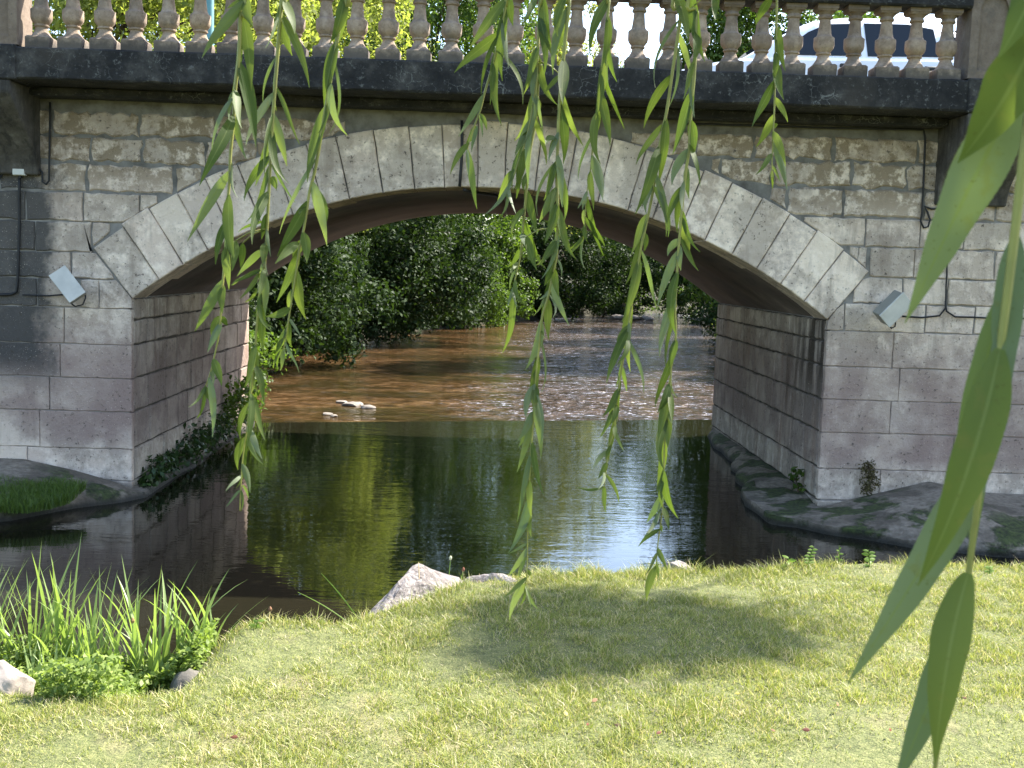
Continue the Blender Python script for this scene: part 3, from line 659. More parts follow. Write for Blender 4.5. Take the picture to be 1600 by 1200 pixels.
paint=Mat('white_car_paint'); paint.col((.78,.79,.80)); paint.p(Roughness=.28); paint.b.inputs['Coat Weight'].default_value=.5; paint=paint.m
glass=Mat('car_glass'); glass.col((.012,.016,.02)); glass.p(Roughness=.04); glass.b.inputs['Specular IOR Level'].default_value=.35; glass=glass.m
rubber=simple('tyre_rubber',(.015,.015,.015),.85); blackp=simple('black_trim',(.015,.015,.016),.5); alloy=simple('alloy_rim',(.5,.5,.52),.3,metal=.8); redl=simple('tail_lamp_red',(.35,.01,.01),.2); lampg=simple('headlamp_clear',(.7,.72,.75),.1)
def make_car():
    # local: +x towards the rear, nose at x=-1.9, z=0 road
    car=empty('parked_car',(0,0,0)); tag(car,'white hatchback car on the bridge behind the balusters','car')
    # stations: x, sill z, belt z, hood/belt half-width
    lo=[(-1.92,.42,.60,.56),(-1.86,.26,.70,.70),(-1.70,.21,.78,.78),(-1.4,.20,.86,.82),(-1.0,.20,.93,.84),(-.6,.20,.955,.85),(.2,.20,.97,.855),(1.0,.20,.99,.85),(1.5,.21,1.0,.83),(1.75,.24,.98,.79),(1.86,.30,.93,.73),(1.90,.42,.80,.66)]
    v=[];n=10
    for x,zs,zb,w in lo:
        sec=[(0,zs),(w*.86,zs),(w*.97,zs+.06),(w,zs+(zb-zs)*.35),(w*1.0,zs+(zb-zs)*.7),(w*.975,zb-.035),(w*.93,zb)]
        if x<-.9: sec+=[(w*.6,zb+.035),(0,zb+.05)]
        else: sec+=[(w*.5,zb+.002),(0,zb+.002)]
        full=[(a,b) for a,b in sec]+[(-a,b) for a,b in sec[-2:0:-1]]
        v+=[(x,a,b) for a,b in full]; n=len(full)
    f=[(i*n+k,i*n+(k+1)%n,(i+1)*n+(k+1)%n,(i+1)*n+k) for i in range(len(lo)-1) for k in range(n)]+[tuple(range(n))[::-1],tuple((len(lo)-1)*n+k for k in range(n))]
    body=meshobj('body',v,f,paint,car,True,35)
    # greenhouse: x, z, half-width along roof outline (lower edge on belt)
    prof=[(-1.02,.93),(-.75,1.10),(-.42,1.30),(-.2,1.395),(.15,1.445),(.6,1.45),(1.0,1.42),(1.3,1.35),(1.55,1.22),(1.72,1.08),(1.80,.99)]
    v=[]
    for x,z in prof:
        zb=float(np.interp(x,[s[0] for s in lo],[s[2] for s in lo]))-.03; wb=float(np.interp(x,[s[0] for s in lo],[s[3] for s in lo]))*.93; wt=wb-(z-zb)*.40
        if x<-.9 or x>1.7: wt=min(wt,wb*.95)
        v+=[(x,wb,zb),(x,wt+.03,z-.05 if z-zb>.08 else (z+zb)/2),(x,wt-.03,z-.008),(x,0,z+.018),(x,-wt+.03,z-.008),(x,-wt-.03,z-.05 if z-zb>.08 else (z+zb)/2),(x,-wb,zb)]
    f=[(i*7+k,i*7+k+1,(i+1)*7+k+1,(i+1)*7+k) for i in range(len(prof)-1) for k in range(6)]+[tuple(range(7))[::-1],tuple((len(prof)-1)*7+k for k in range(7))]
    roof=meshobj('cabin',v,f,paint,car,True,40)
    def side_pt(x,z,s,o=.006):
        zb=float(np.interp(x,[q[0] for q in lo],[q[2] for q in lo]))-.03; wb=float(np.interp(x,[q[0] for q in lo],[q[3] for q in lo]))*.93
        zt=float(np.interp(x,[q[0] for q in prof],[q[1] for q in prof])); wt=wb-(zt-zb)*.40+.03
        t=np.clip((z-zb)/max(.02,(zt-.05-zb)),0,1); return (x,s*(wb+(wt-wb)*t+o),z)
    def win(name,pts,s):
        k=len(pts); v=[side_pt(x,z,s,.008) for x,z in pts]; v+=[side_pt(x,z,s,-.004) for x,z in pts]
        f=[tuple(range(k)) if s>0 else tuple(range(k))[::-1]]+[(i,(i+1)%k,k+(i+1)%k,k+i) for i in range(k)]
        return meshobj(name,v,f,glass,car)
    for s in (1,-1):
        win('side_window',[(-.62,.985),(.28,1.0),(.25,1.365),(-.08,1.345),(-.28,1.25)],s)
        win('side_window',[(.35,1.0),(1.12,1.02),(1.08,1.33),(.8,1.375),(.33,1.37)],s)
        win('quarter_window',[(1.19,1.025),(1.52,1.06),(1.36,1.23),(1.16,1.305)],s)
        for x in (.12,1.02):
            mb=MB(); mb.box(x-.09,x+.09,min(s*.845,s*.875),max(s*.845,s*.875),.86,.90); bevel(mb.build('door_handle',blackp,car),.008,1)
        mb=MB(); mb.box(-.62,-.45,min(s*.83,s*1.0),max(s*.83,s*1.0),.97,1.09); bevel(mb.build('wing_mirror',paint,car),.03,2)
        mb=MB(); mb.box(-1.2,1.2,min(s*.852,s*.868),max(s*.852,s*.868),.52,.57); bevel(mb.build('rub_strip',blackp,car),.005,1)
        mb=MB(); mb.box(-1.90,-1.66,min(s*.45,s*.76),max(s*.45,s*.76),.60,.74); bevel(mb.build('headlight',lampg,car),.03,2)
        mb=MB(); mb.box(1.74,1.89,min(s*.55,s*.78),max(s*.55,s*.78),.72,.96); bevel(mb.build('tail_light',redl,car),.03,2)
        for x in (-1.2,1.2):
            w=empty('wheel',(x,s*.76,.30)); w.parent=car; w.rotation_euler=(math.pi/2,0,0)
            mb=MB(); mb.lathe([(.19,-.09),(.27,-.095),(.298,-.07),(.30,0),(.298,.07),(.27,.095),(.19,.09)],28); mb.build('tyre',rubber,w,True,40)
            mb=MB(); mb.lathe([(.05,-.098),(.12,-.085),(.18,-.096),(.20,-.09),(.20,.09),(.18,.096),(.12,.085),(.05,.098)],20); mb.build('rim',alloy,w,True,40)
    # windscreen and rear window
    def screen(name,xa,xb,inn):
        pts=[]
        for x in (xa,xb):
            zb=float(np.interp(x,[q[0] for q in lo],[q[2] for q in lo]))-.03; wb=float(np.interp(x,[q[0] for q in lo],[q[3] for q in lo]))*.93
            z=float(np.interp(x,[q[0] for q in prof],[q[1] for q in prof])); w=wb-(z-zb)*.40-.08; pts.append((x,z,w))
        (x0,z0,w0),(x1,z1,w1)=pts; d=.022; sx=-d if inn else d
        v=[(x0+sx,w0,z0+d),(x0+sx,-w0,z0+d),(x1+sx,-w1,z1+d),(x1+sx,w1,z1+d),(x0,w0,z0-.01),(x0,-w0,z0-.01),(x1,-w1,z1-.01),(x1,w1,z1-.01)]
        meshobj(name,v,[(0,1,2,3),(0,4,5,1),(1,5,6,2),(2,6,7,3),(3,7,4,0)],glass,car)
    screen('windscreen',-.92,-.30,True); screen('rear_window',1.72,1.34,False)
    mb=MB(); mb.box(-1.93,-1.84,-.3,.3,.44,.55); bevel(mb.build('number_plate',simple('plate',(.7,.7,.66),.4),car),.005,1)
    return car
car=make_car(); car.location=(3.62,12.95,3.302)

# ================================================================== rocks
def rock(name,loc,dim,seed,label,rot=0,sharp=1.0,m=None,sub=4,cat='rock',group=None):
    bm=bmesh.new(); bmesh.ops.create_icosphere(bm,subdivisions=sub,radius=1)
    rs=np.random.default_rng(seed); dirs=rs.normal(size=(9,3)); dirs/=np.linalg.norm(dirs,axis=1)[:,None]; lim=rs.uniform(.62,.95,9)
    for v in bm.verts:
        p=np.array(v.co); 
        for d,l in zip(dirs,lim):
            q=p@d
            if q>l: p=p-d*(q-l)*sharp
        n=float(vnoise(p[0]*3+seed,p[1]*3+p[2]*2,seed)-.5)*.18+float(vnoise(p[0]*8+p[2]*6,p[1]*8,seed+3)-.5)*.07
        p=p*(1+n); v.co=(p[0]*dim[0],p[1]*dim[1],p[2]*dim[2])
    me=bpy.data.meshes.new(name); bm.to_mesh(me); bm.free(); me.materials.append(m or MAT['rock']); me.polygons.foreach_set('use_smooth',[True]*len(me.polygons)); me.set_sharp_from_angle(angle=R(35))
    o=bpy.data.objects.new(name,me); col.objects.link(o); o.location=loc; o.rotation_euler=(0,0,rot); tag(o,label,cat,group); return o
# main wedge-shaped boulder on the bank, traced from its silhouette but given real depth
def wedge_boulder():
    base=gz(640,965,.22); sil=[(560,980),(590,950),(618,920),(634,902),(655,896),(672,901),(690,916),(712,920),(728,918),(735,926),(700,948),(660,962),(620,974)]
    Y0=base.y; pts=[at(x,y,5.16+(x-560)/175*.55) for x,y in sil]
    bm=bmesh.new()
    for p in pts:
        t=(p.z-.1)
        for dy,k in ((-.06,.9),(.0,1.0),(.14,.98),(.28,.75)):
            c=Vector((sum(q.x for q in pts)/len(pts),Y0,.18))
            q=c+(p-c)*k; bm.verts.new((q.x+random.uniform(-.01,.01),p.y+dy+(p.z-.2)*.45+random.uniform(-.02,.02),q.z+random.uniform(-.008,.008)))
    bmesh.ops.convex_hull(bm,input=bm.verts)
    bmesh.ops.delete(bm,geom=[v for v in bm.verts if not v.link_faces],context='VERTS')
    bmesh.ops.triangulate(bm,faces=bm.faces)
    bmesh.ops.subdivide_edges(bm,edges=bm.edges[:],cuts=3,use_grid_fill=True)
    for v in bm.verts:
        n=float(vnoise(v.co.x*14+v.co.z*9,v.co.y*14,3)-.5)*.035+float(vnoise(v.co.x*40,v.co.z*40+v.co.y*30,5)-.5)*.014
        v.co+=Vector((v.co.x-base.x,v.co.y-Y0-.1,v.co.z-.2)).normalized()*n
    for v in bm.verts: v.co-=Vector((base.x,Y0,.0))
    me=bpy.data.meshes.new('boulder'); bm.to_mesh(me); bm.free(); me.materials.append(MAT['rock'])
    o=bpy.data.objects.new('boulder',me); col.objects.link(o); o.location=(base.x,Y0,-.02); tag(o,'grey wedge-shaped boulder at the edge of the lawn above the water','rock')
wedge_boulder()
def hz(x,y): return float(height(x,y))
g=gz(775,925,.27); rock('boulder',(g.x,g.y+.12,.20),(.22,.17,.13),5,'pale low boulder behind the willow tip at the water edge')
g=gz(1065,892,.27); rock('boulder',(g.x,g.y+.1,.20),(.14,.12,.11),8,'small pale stone at the lawn edge below the right willow strand')
g=gz(300,1065,.2); rock('boulder',(-1.17,4.50,.05),(.13,.22,.19),12,'dark-sided boulder capped with turf beside the ground cover',m=simple('dark_rock',(.10,.09,.075),.95,nscale=16,var=.5,bump=.7))
g=gz(15,1085,.25); rock('boulder',(g.x-.02,g.y,.27),(.14,.11,.12),15,'rounded pale boulder at the lower left edge of the lawn',m=simple('pale_rock',(.34,.29,.25),.9,nscale=14,var=.3,bump=.6))
g=gz(1405,898,.3); rock('boulder',(g.x,g.y,.26),(.07,.06,.05),18,'small flat stone at the lawn edge under the big leaves',sub=3)
MAT['pebble']=simple('river_stone_grey',(.20,.175,.145),.8,nscale=9,var=.4,bump=.5)
k=0
for (px,py,s) in ((535,630,.10),(548,634,.13),(560,633,.09),(575,638,.10),(512,648,.07),(522,651,.05)):
    p=gz(px,py,-.45); rock('river_stone',(p.x,p.y,-.44),(s*1.3,s,s*.55),30+k,'pale stone breaking the shallow water just beyond the weir',m=MAT['pebble'],sub=2,group='stones in the shallows',cat='stone'); k+=1
for (px,py,s) in ((968,486,.4),(990,489,.3),(1010,489,.35),(1090,497,.3)):
    p=gz(px,py+3,-.4); p.y=min(p.y,57); p=at(px,py+2,p.y); rock('river_stone',(p.x,p.y,-.38),(s*1.2,s,s*.6),50+k,'grey rounded stone along the far bend of the stream',m=MAT['pebble'],sub=2,group='stones along the far bank',cat='stone'); k+=1

# ================================================================== foliage
def leaf_quads(C, N, S, asp=.5, up=None):
    """C centres (n,3), N normals (n,3), S sizes (n,) -> folded diamond leaves"""
    n=len(C); N=N/np.linalg.norm(N,axis=1)[:,None]; t=rng.normal(size=(n,3)); t[:,2]-=.5
    t=t-N*(t*N).sum(1)[:,None]; t/=np.linalg.norm(t,axis=1)[:,None]; b=np.cross(N,t)
    S=S[:,None]; a=C-t*S*.5; d=C+t*S*.5-N*S*.08; l=C+b*S*asp*.5+N*S*.07-t*S*.06; r=C-b*S*asp*.5+N*S*.07-t*S*.06
    V=np.stack([a,r,d,l],1).reshape(-1,3); Q=np.arange(4*n).reshape(n,4); return V,Q
def foliage(name,centers,radii,per,size,m,parent,asp=.55,droop=0.,out=None):
    cs=np.repeat(np.asarray(centers),per,0); rs=np.repeat(np.asarray(radii),per)
    n=len(cs); d=rng.normal(size=(n,3)); d/=np.linalg.norm(d,axis=1)[:,None]; r=rng.random(n)**.45
    P=cs+d*(r*rs)[:,None]*np.array([1.15,1.15,.72])
    if droop: P[:,2]-=droop*rng.random(n)**2*rs
    N=d*.7+rng.normal(size=(n,3))*.75+np.array([0,0,.55])
    S=size*rng.uniform(.6,1.3,n); V,Q=leaf_quads(P,N,S,asp); return fast_mesh(name,V,Q,m,parent)
LM={}
LM['dark']=make_leaf('shade_toned_leaf',(.012,.026,.007),(.034,.058,.015),.28,.6,spec=.14)  # shade low under the crowns is put into this dark leaf colour
LM['mid']=make_leaf('mixed_leaf',(.045,.085,.016),(.105,.16,.03),.45,.5,spec=.22)
LM['light']=make_leaf('sun_toned_leaf',(.15,.195,.04),(.32,.345,.09),.6,.5,spec=.22,tcol=(1.15,1.2,.68))  # sunlight on the upper crowns is put into this bright leaf colour
LM['olive']=make_leaf('willow_far_leaf',(.13,.145,.04),(.25,.25,.085),.55,.5,spec=.22)
LM['ivy']=make_leaf('ivy_leaf',(.014,.035,.008),(.05,.09,.02),.25,.4)
def tree(name,x,y,cx,cy,cz,rx,ry,rz,ncl,per,lsize,kind,label,clr=.8,hole=.0,trunk=.16,group='trees along the stream',zmin=None,droop=.3):
    z0=hz(x,y)-.1; r=empty(name,(x,y,z0)); tag(r,label,'tree',group)
    cs=[];rr=[]
    tries=0
    while len(cs)<ncl and tries<ncl*20:
        tries+=1
        d=rng.normal(size=3); d/=np.linalg.norm(d); q=rng.random()**.38
        p=np.array([cx+d[0]*rx*q,cy+d[1]*ry*q,cz+d[2]*rz*q])
        zz=zmin if zmin is not None else -.2
        if p[2]<zz+.2: continue
        if hole and float(vnoise(p[0]*.55+p[2]*.4,p[2]*.55+p[1]*.2,int(x*7)))<hole: continue
        cs.append(p); rr.append(clr*rng.uniform(.55,1.25))
    cs=np.array(cs)-np.array([x,y,z0])
    mb=MB(); top=np.array([cx-x,cy-y,cz-z0+rz*.45]); P=[]
    for i in range(7):
        t=i/6; P.append((top[0]*t**1.4+.15*math.sin(t*7+x),top[1]*t**1.4+.12*math.cos(t*6+y),top[2]*t))
    mb.tube(P,[trunk*(1.25 if i==0 else 1)*(1-.8*i/6) for i in range(7)],9)
    idx=rng.permutation(len(cs))[:min(26,len(cs))]
    for i in idx:
        t=float(np.clip(cs[i][2]/max(1,top[2])*.7,.12,.85)); k=t*6; a=Vector(P[int(k)]).lerp(Vector(P[min(6,int(k)+1)]),k-int(k)); b=Vector(cs[i]); m=a.lerp(b,.5)+Vector((0,0,.12*(b-a).length))
        q=trunk*.38*(1-.6*t); mb.tube([a,m,b],[q,q*.6,q*.2],5,False)
    mb.build('trunk',MAT['bark'],r,True)
    foliage('crown',cs,rr,per,lsize,LM[kind],r,droop=droop); return r
T=tree
T('alder_tree',-8.6,26.5,-5.8,26.0,1.5,3.3,3.0,2.3,150,260,.13,'dark','glossy dark alder leaning over the stream at left, its branches touching the water',clr=.72,zmin=-.45)
T('alder_tree',-6.8,36.5,-3.7,35.2,2.2,3.6,3.0,3.3,190,230,.15,'dark','dense dark tree overhanging the stream at the middle of the arch opening',clr=.85,zmin=-.45)
T('ash_tree',-8.6,21.5,-6.6,22.0,7.2,3.2,2.8,3.8,150,220,.13,'light','bright green tree nearest the bridge on the left bank',clr=.75,zmin=3.0)
T('ash_tree',-14.5,27,-12.0,26.5,8.2,3.8,3.4,4.6,120,200,.15,'mid','leafy tree behind the leftmost balusters and pillar',clr=.9,hole=.30,zmin=2)
T('ash_tree',-8.5,33,-6.0,33.0,8.0,3.9,3.2,5.8,300,220,.15,'light','tall sunlit tree behind the balusters left of centre, high above the alders',clr=.85,zmin=2.8)
T('ash_tree',-3.9,45.5,-2.2,45.0,8.6,4.4,3.6,7.2,290,190,.18,'mid','tall yellow-green tree behind the balusters at centre',clr=.95,zmin=3.4)
T('ash_tree',-9.0,51,-6.6,50,10.0,5.2,3.5,8.6,240,170,.2,'mid','tall dark green tree rising behind the sunlit one left of centre',clr=1.0,zmin=2)
T('willow_shrub',-1.9,47.0,-.25,46.2,1.2,1.0,1.0,1.9,60,200,.11,'mid','sunlit drooping shrub dipping into the stream at mid distance',clr=.40,zmin=-.45,trunk=.06,droop=1.8)
T('poplar_tree',.6,62,2.0,61,11.0,4.6,3.8,9.0,240,150,.22,'olive','olive green feathery tree behind the centre right balusters',clr=1.05,hole=.2,zmin=2.2)
T('alder_tree',2.4,55,3.0,54.5,2.4,4.0,2.2,3.2,150,180,.17,'dark','low dark thicket tree across the far bend of the stream',clr=.85,zmin=-.4)
T('alder_tree',7.4,67,8.2,66.5,6.4,4.8,3.6,7.4,260,170,.2,'mid','rounded tree at the far bend below the bright sky gap',clr=1.0,zmin=-.2)
T('alder_tree',15.5,62,15.2,61,5.0,5.0,3.6,6.2,150,150,.2,'dark','dark tree at the far bend on the right bank',clr=1.0,zmin=-.3)
T('ash_tree',9.6,31,6.95,31.5,6.2,2.0,2.2,5.2,230,220,.14,'mid','dark green tree behind the car bonnet on the right bank',clr=.7,zmin=.6)
T('ash_tree',12.5,40,9.6,40.5,4.0,2.6,2.6,4.3,130,170,.16,'dark','shaded tree on the right bank behind the right pier',clr=.8,zmin=-.3)
T('ash_tree',13.2,37,11.2,36.5,8.0,1.9,2.4,2.8,90,170,.15,'mid','thin leafy tree above the car roof',clr=.65,hole=.3,zmin=5)
T('ash_tree',17.8,38,17.4,38,7.6,1.9,2.4,3.8,60,140,.16,'mid','thin leafy tree right of the right pillar',clr=.7,hole=.3,zmin=1)
T('ash_tree',14.8,50.5,13.2,50,6.4,3.2,2.6,6.0,150,150,.18,'dark','tall dark tree behind the car roof on the right bank',clr=.9,zmin=-.3)
T('hazel_shrub',7.7,29,6.9,28.6,.35,.85,1.6,.95,60,150,.09,'light','low green shrub on the right bank seen past the right pier',clr=.4,zmin=-.42,trunk=.04)
T('hazel_shrub',-4.9,15.3,-3.75,15.0,.6,.95,.9,.85,60,170,.07,'mid','green bush at the far corner of the left pier',clr=.3,zmin=-.4,trunk=.04)
for (x,y,cx,cy,cz,rx,rz,k,lab) in ((-6.8,22,-5.6,22,1.2,1.5,1.9,'dark','dark waterside bush left of the glossy alder'),(-6.4,30.5,-4.9,30.5,1.3,1.7,2.1,'dark','dark waterside bush between the two dark alders'),
  (-4.4,41,-3.0,40.5,1.6,1.8,2.4,'dark','shaded bush hanging over the water left of the sunlit drooping shrub'),(-.6,50.5,.6,50,1.9,1.6,2.6,'mid','olive bush just right of the sunlit drooping shrub'),
  (6.0,60,6.6,59.5,1.6,2.6,2.4,'dark','dark bush on the far bank behind the pale stones'),(10.8,64,11.4,63,1.8,2.8,2.6,'mid','green bush on the far bank at the end of the stream'),
  (-5.6,33.5,-4.2,33,1.0,1.5,1.7,'dark','dark bush at the waterline below the dense dark tree'),(-2.6,45,-1.5,44.5,1.3,1.5,2.0,'dark','dark bush behind the sunlit drooping shrub'),(-3.5,66,-2.8,65,3.4,4.2,4.0,'dark','big dark bush far behind the sunlit drooping shrub'),
  (9.2,36,8.6,36,1.0,1.6,1.8,'dark','dark waterside bush on the right bank'),(13,47,12.0,47,1.6,2.6,2.6,'dark','broad bush on the right bank near the far bend'),(12.5,56,12.0,55.5,1.4,3.0,2.4,'dark','dark bush behind the pale stones at the far right of the arch'),(7.9,26.5,7.2,26.5,.8,1.2,1.5,'dark','dark bush beside the low green shrub on the right bank')):
    T('waterside_bush',x,y,cx,cy,cz,rx,1.4,rz,90,150,.11 if y<45 else .16,k,lab,clr=.5,zmin=-.42,trunk=.06,group='bushes along the stream')
# far wood closing the valley
cs=[];rr=[]
for i in range(520):
    a=rng.random(); x=-60+150*a; y=88+10*rng.random()+8*math.sin(x*.1)
    h=(15+3*math.sin(x*.21)+2.5*math.sin(x*.53)) if x<6 else (9.5+2*math.sin(x*.4))
    cs.append((x,y,.2+rng.random()*h)); rr.append(2.0)
o=foliage('far_wood',np.array(cs),rr,120,.5,LM['mid'],None); tag(o,'distant wood closing the valley beyond the stream','wood',kind='stuff')
# pier vegetation
def shrub(name,pts,per,size,kind,label,cat,rad=.12,group='plants growing from the masonry'):
    p0=Vector(pts[0]); r=empty(name,p0); tag(r,label,cat,group)
    L=[Vector(p)-p0 for p in pts]
    foliage('leaves',np.array([tuple(p) for p in L]),[rad*random.uniform(.7,1.3) for _ in L],per,size,LM[kind],r)
    mb=MB(); mb.tube([Vector((0,0,-.05))]+L[:1]+[L[len(L)//2],L[-1]],[.008,.008,.006,.003],5); mb.build('stem',MAT['bark'],r)
def wallpt(y,z): return (XL+.05,y,z)
shrub('ivy',[wallpt(9.15+.1*i,.06+.06*(i%3)) for i in range(9)],70,.055,'ivy','dark trailing plants along the foot of the left pier under the arch','plant',.10)
shrub('ivy',[wallpt(10.2+.14*i,.1+.07*(i%3)) for i in range(12)],80,.06,'ivy','dark ivy mass midway along the left pier wall','plant',.15)
shrub('ivy',[wallpt(11.9+.14*i,.15+.12*(i%4)) for i in range(12)],90,.07,'mid','thick leafy growth at the far end of the left pier wall','plant',.19)
shrub('wall_fern',[(2.68,9.35,.16),(2.66,9.4,.22),(2.67,9.38,.28)],26,.05,'mid','small fern in the corner of the right pier ledge','plant',.05)
MAT['drymoss']=make_leaf('dry_wall_plant_leaf',(.035,.03,.012),(.12,.10,.035),.2,.7)
LM['drymoss']=MAT['drymoss']
w0=at(1360,725,8.96); shrub('wall_plant',[(w0.x+random.uniform(-.05,.05),8.955,w0.z-.22*i/9) for i in range(10)],60,.025,'drymoss','brown dried plant hanging on the right pier face','plant',.055)

# ================================================================== lawn and bank plants
def grass(name,x,y,z,hgt,wid,m,parent=None,lean=.5):
    n=len(x); a=rng.random(n)*2*np.pi; h=hgt; lx=np.cos(a)*lean*h*rng.random(n); ly=np.sin(a)*lean*h*rng.random(n)
    b=rng.random(n)*2*np.pi; wx=np.cos(b)*wid/2; wy=np.sin(b)*wid/2; o=np.zeros(n)
    B=np.stack([x,y,z-.006],-1); W=np.stack([wx,wy,o],-1); L=np.stack([lx,ly,o],-1); U=np.stack([o,o,h],-1)
    V=np.stack([B-W,B+W,B+W*.7+L*.35+U*.6,B-W*.7+L*.35+U*.6,B+L+U],1).reshape(-1,3)
    i=np.arange(n)*5
    tris=np.concatenate([np.stack([i,i+1,i+2],-1),np.stack([i,i+2,i+3],-1),np.stack([i+3,i+2,i+4],-1)]); return fast_mesh(name,V,tris,m,parent,3)
GM=make_leaf('lawn_grass',(.145,.19,.03),(.42,.425,.13),.35,.5,tcol=(1.15,1.2,.7),dry=(.79,(.54,.46,.28)))
n=400000
yy=3.0+(6.5-3.0)*rng.random(n)**.8; xx=(rng.random(n)-.5)*2*(.56*yy+.25)+.1
e_=np.interp(xx,EX,EY); ok=(yy<e_+.16)&~((xx<-1.12)&(yy>4.12)); xx,yy=xx[ok],yy[ok]
pt=vnoise(xx*2.3,yy*2.3,21)*.6+vnoise(xx*6,yy*6,22)*.4
for (qx,qy,rx_,ry_) in ((1.75,3.75,.55,.35),(1.25,3.45,.35,.22),(-.2,3.5,.3,.2),(.55,4.25,.22,.12),(-.9,4.6,.25,.18),(1.0,5.6,.3,.12),(-1.1,3.6,.3,.2)):
    pt=pt-.34*np.exp(-((xx-qx)/rx_)**2-((yy-qy)/ry_)**2)
keep=rng.random(len(xx))<np.clip((pt-.16)*3.6,.2,1); xx,yy,pt=xx[keep],yy[keep],pt[keep]
zz=height(xx,yy); hh=(.009+.025*rng.random(len(xx))**1.5)*(.4+1.2*vnoise(xx*11,yy*11,23))*(.7+.6*pt); edge=sstep(.25,.0,np.interp(xx,EX,EY)-yy); hh=hh*(1+1.3*edge*rng.random(len(xx)))
o=grass('lawn_grass',xx,yy,zz,hh,np.full(len(xx),.0036),GM,lean=1.7); tag(o,'short sunlit lawn grass with dry straw patches on the near bank','grass',kind='stuff')
# turf on the left footing
n=14000; xx=-4.6+1.75*rng.random(n); yy=7.85+.8*rng.random(n); ok=(yy<8.62-.2*vnoise(xx*4,yy*4,3))&(yy>7.75+(xx+3.3)*1.35)&(xx<-3.02); xx,yy=xx[ok],yy[ok]
t_=np.clip((8.98-yy)/1.0,0,1); zz=.22-.12*t_
o=grass('bank_turf',xx,yy,zz,.05+.06*rng.random(len(xx)),np.full(len(xx),.007),make_leaf('turf_grass',(.05,.09,.012),(.11,.17,.03),.35,.5),lean=.9); tag(o,'dark green turf growing on the left footing by the pier','grass',kind='stuff')
# low ground cover at left
n=34000; xx=-2.7+1.55*rng.random(n); yy=4.0+.85*rng.random(n); ok=~((xx>-1.35)&(yy<4.25))&~((xx>-1.36)&(yy<4.52))&~((xx<-1.62)&(yy<4.26)); xx,yy=xx[ok],yy[ok]; zz=height(xx,yy)+rng.random(len(xx))**1.2*(.09+.15*vnoise(xx*5,yy*5,31))
N=rng.normal(size=(len(xx),3))*.6+np.array([0,-.2,1.]); V,Q=leaf_quads(np.stack([xx,yy,zz],-1),N,.024*rng.uniform(.6,1.6,len(xx)),.55)
CM=make_leaf('ground_cover_leaf',(.12,.185,.035),(.28,.35,.10),.42,.5,spec=.25)
o=fast_mesh('ground_cover',V,Q,CM); tag(o,'low leafy ground cover between the lawn and the reeds','ground cover',kind='stuff')
# reeds
RM=make_leaf('reed_leaf',(.14,.21,.055),(.30,.38,.15),.45,.4)
def blade(name,base,length,wid,az,lean,curl,m,parent,seg=7):
    v=[];p=Vector(base); th=lean
    d=Vector((math.cos(az),math.sin(az),0)); side=Vector((-math.sin(az),math.cos(az),0)); side=(side+Vector((random.uniform(-.5,.5),random.uniform(-.5,.5),0))).normalized()
    for i in range(seg+1):
        t=i/seg; w=wid*(.55+.45*math.sin(math.pi*min(1,t*1.25)) if t<.8 else .98*(1-t)/.2*.9)*(1 if t<.99 else 0.02)
        w=wid*min(1,.5+1.6*t)*(1-t**2.6); f=side*w/2; up=d*.0
        v+=[tuple(p-f),tuple(p-Vector((0,0,w*.12))),tuple(p+f)]
        p=p+(Vector((0,0,1))*math.cos(th)+d*math.sin(th))*(length/seg); th+=curl/seg
    f=[(3*i+k,3*i+k+1,3*i+4+k,3*i+3+k) for i in range(seg) for k in (0,1)]
    return meshobj(name,v,f,m,parent,True)
RC=[(-2.02,4.55,14,.52,'reed clump at the far left edge of the bank, thick with blades'),(-1.83,4.62,16,.60,'tallest reed clump of the left bank, standing before the pier reflection'),(-1.62,4.62,14,.52,'reed clump between the tallest reeds and the weed flowers'),(-1.42,4.66,13,.52,'reed clump with thin upright blades near the dark-sided boulder'),(-1.22,4.74,8,.42,'rightmost reed clump, two long blades leaning over the water'),(-1.74,4.40,8,.30,'short reed clump in the middle of the ground cover'),(-2.2,4.7,12,.55,'reed clump cut by the left edge of the picture')]
for x,y,nb,L,lab in RC:
    r=empty('reed_clump',(x,y,hz(x,y)-.02)); tag(r,lab,'reeds','reed clumps on the left bank')
    for i in range(nb+28):
        az=random.uniform(0,6.28); blade('leaf',(random.uniform(-.09,.09),random.uniform(-.07,.07),0),L*random.uniform(.55,1.15),random.uniform(.010,.022),az,random.uniform(.02,.3),random.uniform(.05,1.1),RM,r)
    if lab.startswith('rightmost'):
        blade('leaf',(.03,0,.02),.42,.016,0.1,.55,.45,RM,r); blade('leaf',(.05,.0,.02),.36,.015,.15,.75,.1,RM,r)
# little weeds along the lawn edge
WM=make_leaf('weed_leaf',(.13,.21,.03),(.22,.32,.06),.5,.45); DM=simple('dry_stalk',(.38,.28,.14),.8)
def seedling(px,py,Z,h,nl,ls,label,pinn=False):
    g=gz(px,py,Z); r=empty('weed',(g.x,g.y,hz(g.x,g.y)-.01)); tag(r,label,'weed','weeds on the lawn edge')
    lean=random.uniform(-.2,.3); P=[(lean*h*t*t,0,h*t) for t in np.linspace(0,1,5)]; mb=MB(); mb.tube(P,[.003,.0028,.0025,.002,.0012],5); mb.build('stem',WM,r)
    for i in range(nl):
        t=.3+.7*(i//2)/max(1,(nl-1)//2) if pinn else .15+.85*i/nl; p=Vector((lean*h*t*t,0,h*t)); s=1 if i%2 else -1
        az=(0 if s>0 else math.pi)+(.2 if pinn else random.uniform(-1.5,1.5)); leafm(p,az,ls*random.uniform(.8,1.15),r)
